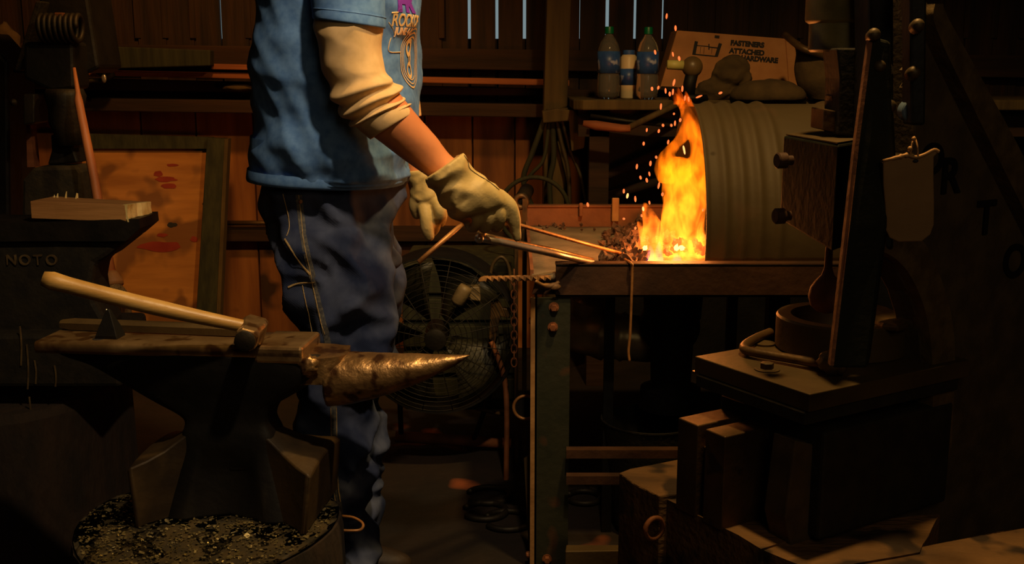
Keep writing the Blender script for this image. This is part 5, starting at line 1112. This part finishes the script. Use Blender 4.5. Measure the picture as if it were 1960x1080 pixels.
sp = [(1276, 31, 7, 0), (1293, 54, 7, 1), (1254, 100, 6, 1), (1288, 104, 6, 0), (1300, 112, 6, 0), (1290, 158, 9, 0), (1260, 168, 5, 0), (1248, 170, 5, 0), (1274, 174, 7, 0), (1288, 176, 8, 0), (1306, 170, 8, 0), (1338, 185, 9, 2), (1379, 178, 5, 2), (1265, 204, 8, 0), (1290, 218, 3, 0), (1292, 236, 7, 0), (1302, 230, 5, 0), (1269, 240, 4, 0), (1285, 240, 4, 0), (1238, 249, 5, 0), (1261, 251, 5, 0), (1232, 275, 5, 0), (1279, 272, 6, 0), (1219, 319, 7, 0), (1245, 313, 7, 0), (1256, 301, 4, 0), (1226, 340, 5, 0), (1243, 333, 6, 0), (1238, 345, 6, 0), (1261, 355, 9, 0), (1194, 366, 6, 0), (1201, 375, 7, 3), (1216, 381, 8, 0), (1125, 392, 6, 0), (1243, 388, 5, 0), (1231, 400, 6, 3), (1228, 413, 4, 0), (1194, 419, 3, 0), (1216, 437, 4, 0), (1268, 372, 5, 0), (1282, 180, 6, 0), (1311, 188, 7, 0), (1318, 190, 7, 0), (1309, 285, 9, 3), (1310, 290, 8, 3), (1346, 402, 4, 0)]
g = B(); ball(g, (0, 0, 0), 1, 10); sm = D.meshes.new('spark'); g.to_mesh(sm); g.free(); sm.materials.append(M['spark']); sm2 = sm.copy(); sm2.materials.clear(); sm2.materials.append(M['sparkhot'])
for i, (x, y, L_, k) in enumerate(sp):
    Y = 2.45 + .25 * random.random(); s = Y / F; o = D.objects.new('spark', sm2 if k == 3 else sm); COL.objects.link(o); o.location = W(x, y, Y)
    o.scale = (2.1 * s * (.8 + .4 * random.random()), 2.1 * s, L_ * s * .75); o.rotation_euler = (0, 1.2 if k == 2 else random.uniform(-.25, .25), 0)
    tagit(o, 'small glowing orange spark flying up around the flames', 'spark', 'sparks flying around the fire')

# ================================================================== LIGHT
w = D.worlds.new('outside'); SC.world = w; w.use_nodes = True; w.node_tree.nodes['Background'].inputs[0].default_value = (.42, .56, .60, 1); w.node_tree.nodes['Background'].inputs[1].default_value = .42
def light(name, typ, loc, energy, color, **k):
    l = D.lights.new(name, typ); l.energy = energy; l.color = color
    for a, b in k.items(): setattr(l, a, b)
    o = D.objects.new(name, l); COL.objects.link(o); o.location = loc; return o
light('ceiling_lamp', 'SPOT', (.46, 1.84, 2.42), 92, (1, .60, .20), spot_size=math.radians(150), spot_blend=.5, shadow_soft_size=.05)
key = light('man_key_spot', 'SPOT', (.16, 1.12, 2.28), 66, (1, .71, .40), spot_size=math.radians(54), spot_blend=.7, shadow_soft_size=.04)  # added unseen spot, narrow cone lights the man and spares the machine
key.rotation_euler = (Vector((-.44, 2.2, .98)) - key.location).to_track_quat('-Z', 'Y').to_euler()
light('fire_glow', 'POINT', W(1300, 420, 2.60), 4, (1, .30, .06), shadow_soft_size=.07)
light('fire_glow', 'POINT', W(1285, 480, 2.56), 3, (1, .28, .05), shadow_soft_size=.04)
rl = light('rear_lamp', 'SPOT', (-.75, 3.0, 2.3), 52, (1, .44, .10), spot_size=math.radians(92), spot_blend=.8, shadow_soft_size=.08)
rl.rotation_euler = (Vector((-1.15, 4.4, .75)) - rl.location).to_track_quat('-Z', 'Y').to_euler()
light('front_fill', 'AREA', (.7, -.8, 2.1), 4.5, (1, .74, .42), size=1.0).rotation_euler = (math.radians(62), 0, math.radians(-10))  # added unseen fill from behind the camera, lifts the hammer frame
cam = D.cameras.new('camera'); co = D.objects.new('camera', cam); COL.objects.link(co); co.location = CAM; co.rotation_euler = (math.radians(90) - PITCH, 0, 0)
cam.sensor_width = 36; cam.lens = F * 36 / 1960; cam.clip_start = .02; SC.camera = co
vs = SC.view_settings; vs.view_transform = 'Standard'; vs.look = 'None'; vs.exposure = 0; vs.gamma = 1
try: vs.use_curve_mapping = False
except Exception: pass
SC.cycles.use_denoising = True; SC.cycles.volume_step_rate = 1; SC.cycles.max_bounces = 5; SC.cycles.volume_bounces = 0; SC.cycles.caustics_reflective = False; SC.cycles.caustics_refractive = False; SC.cycles.sample_clamp_indirect = 2
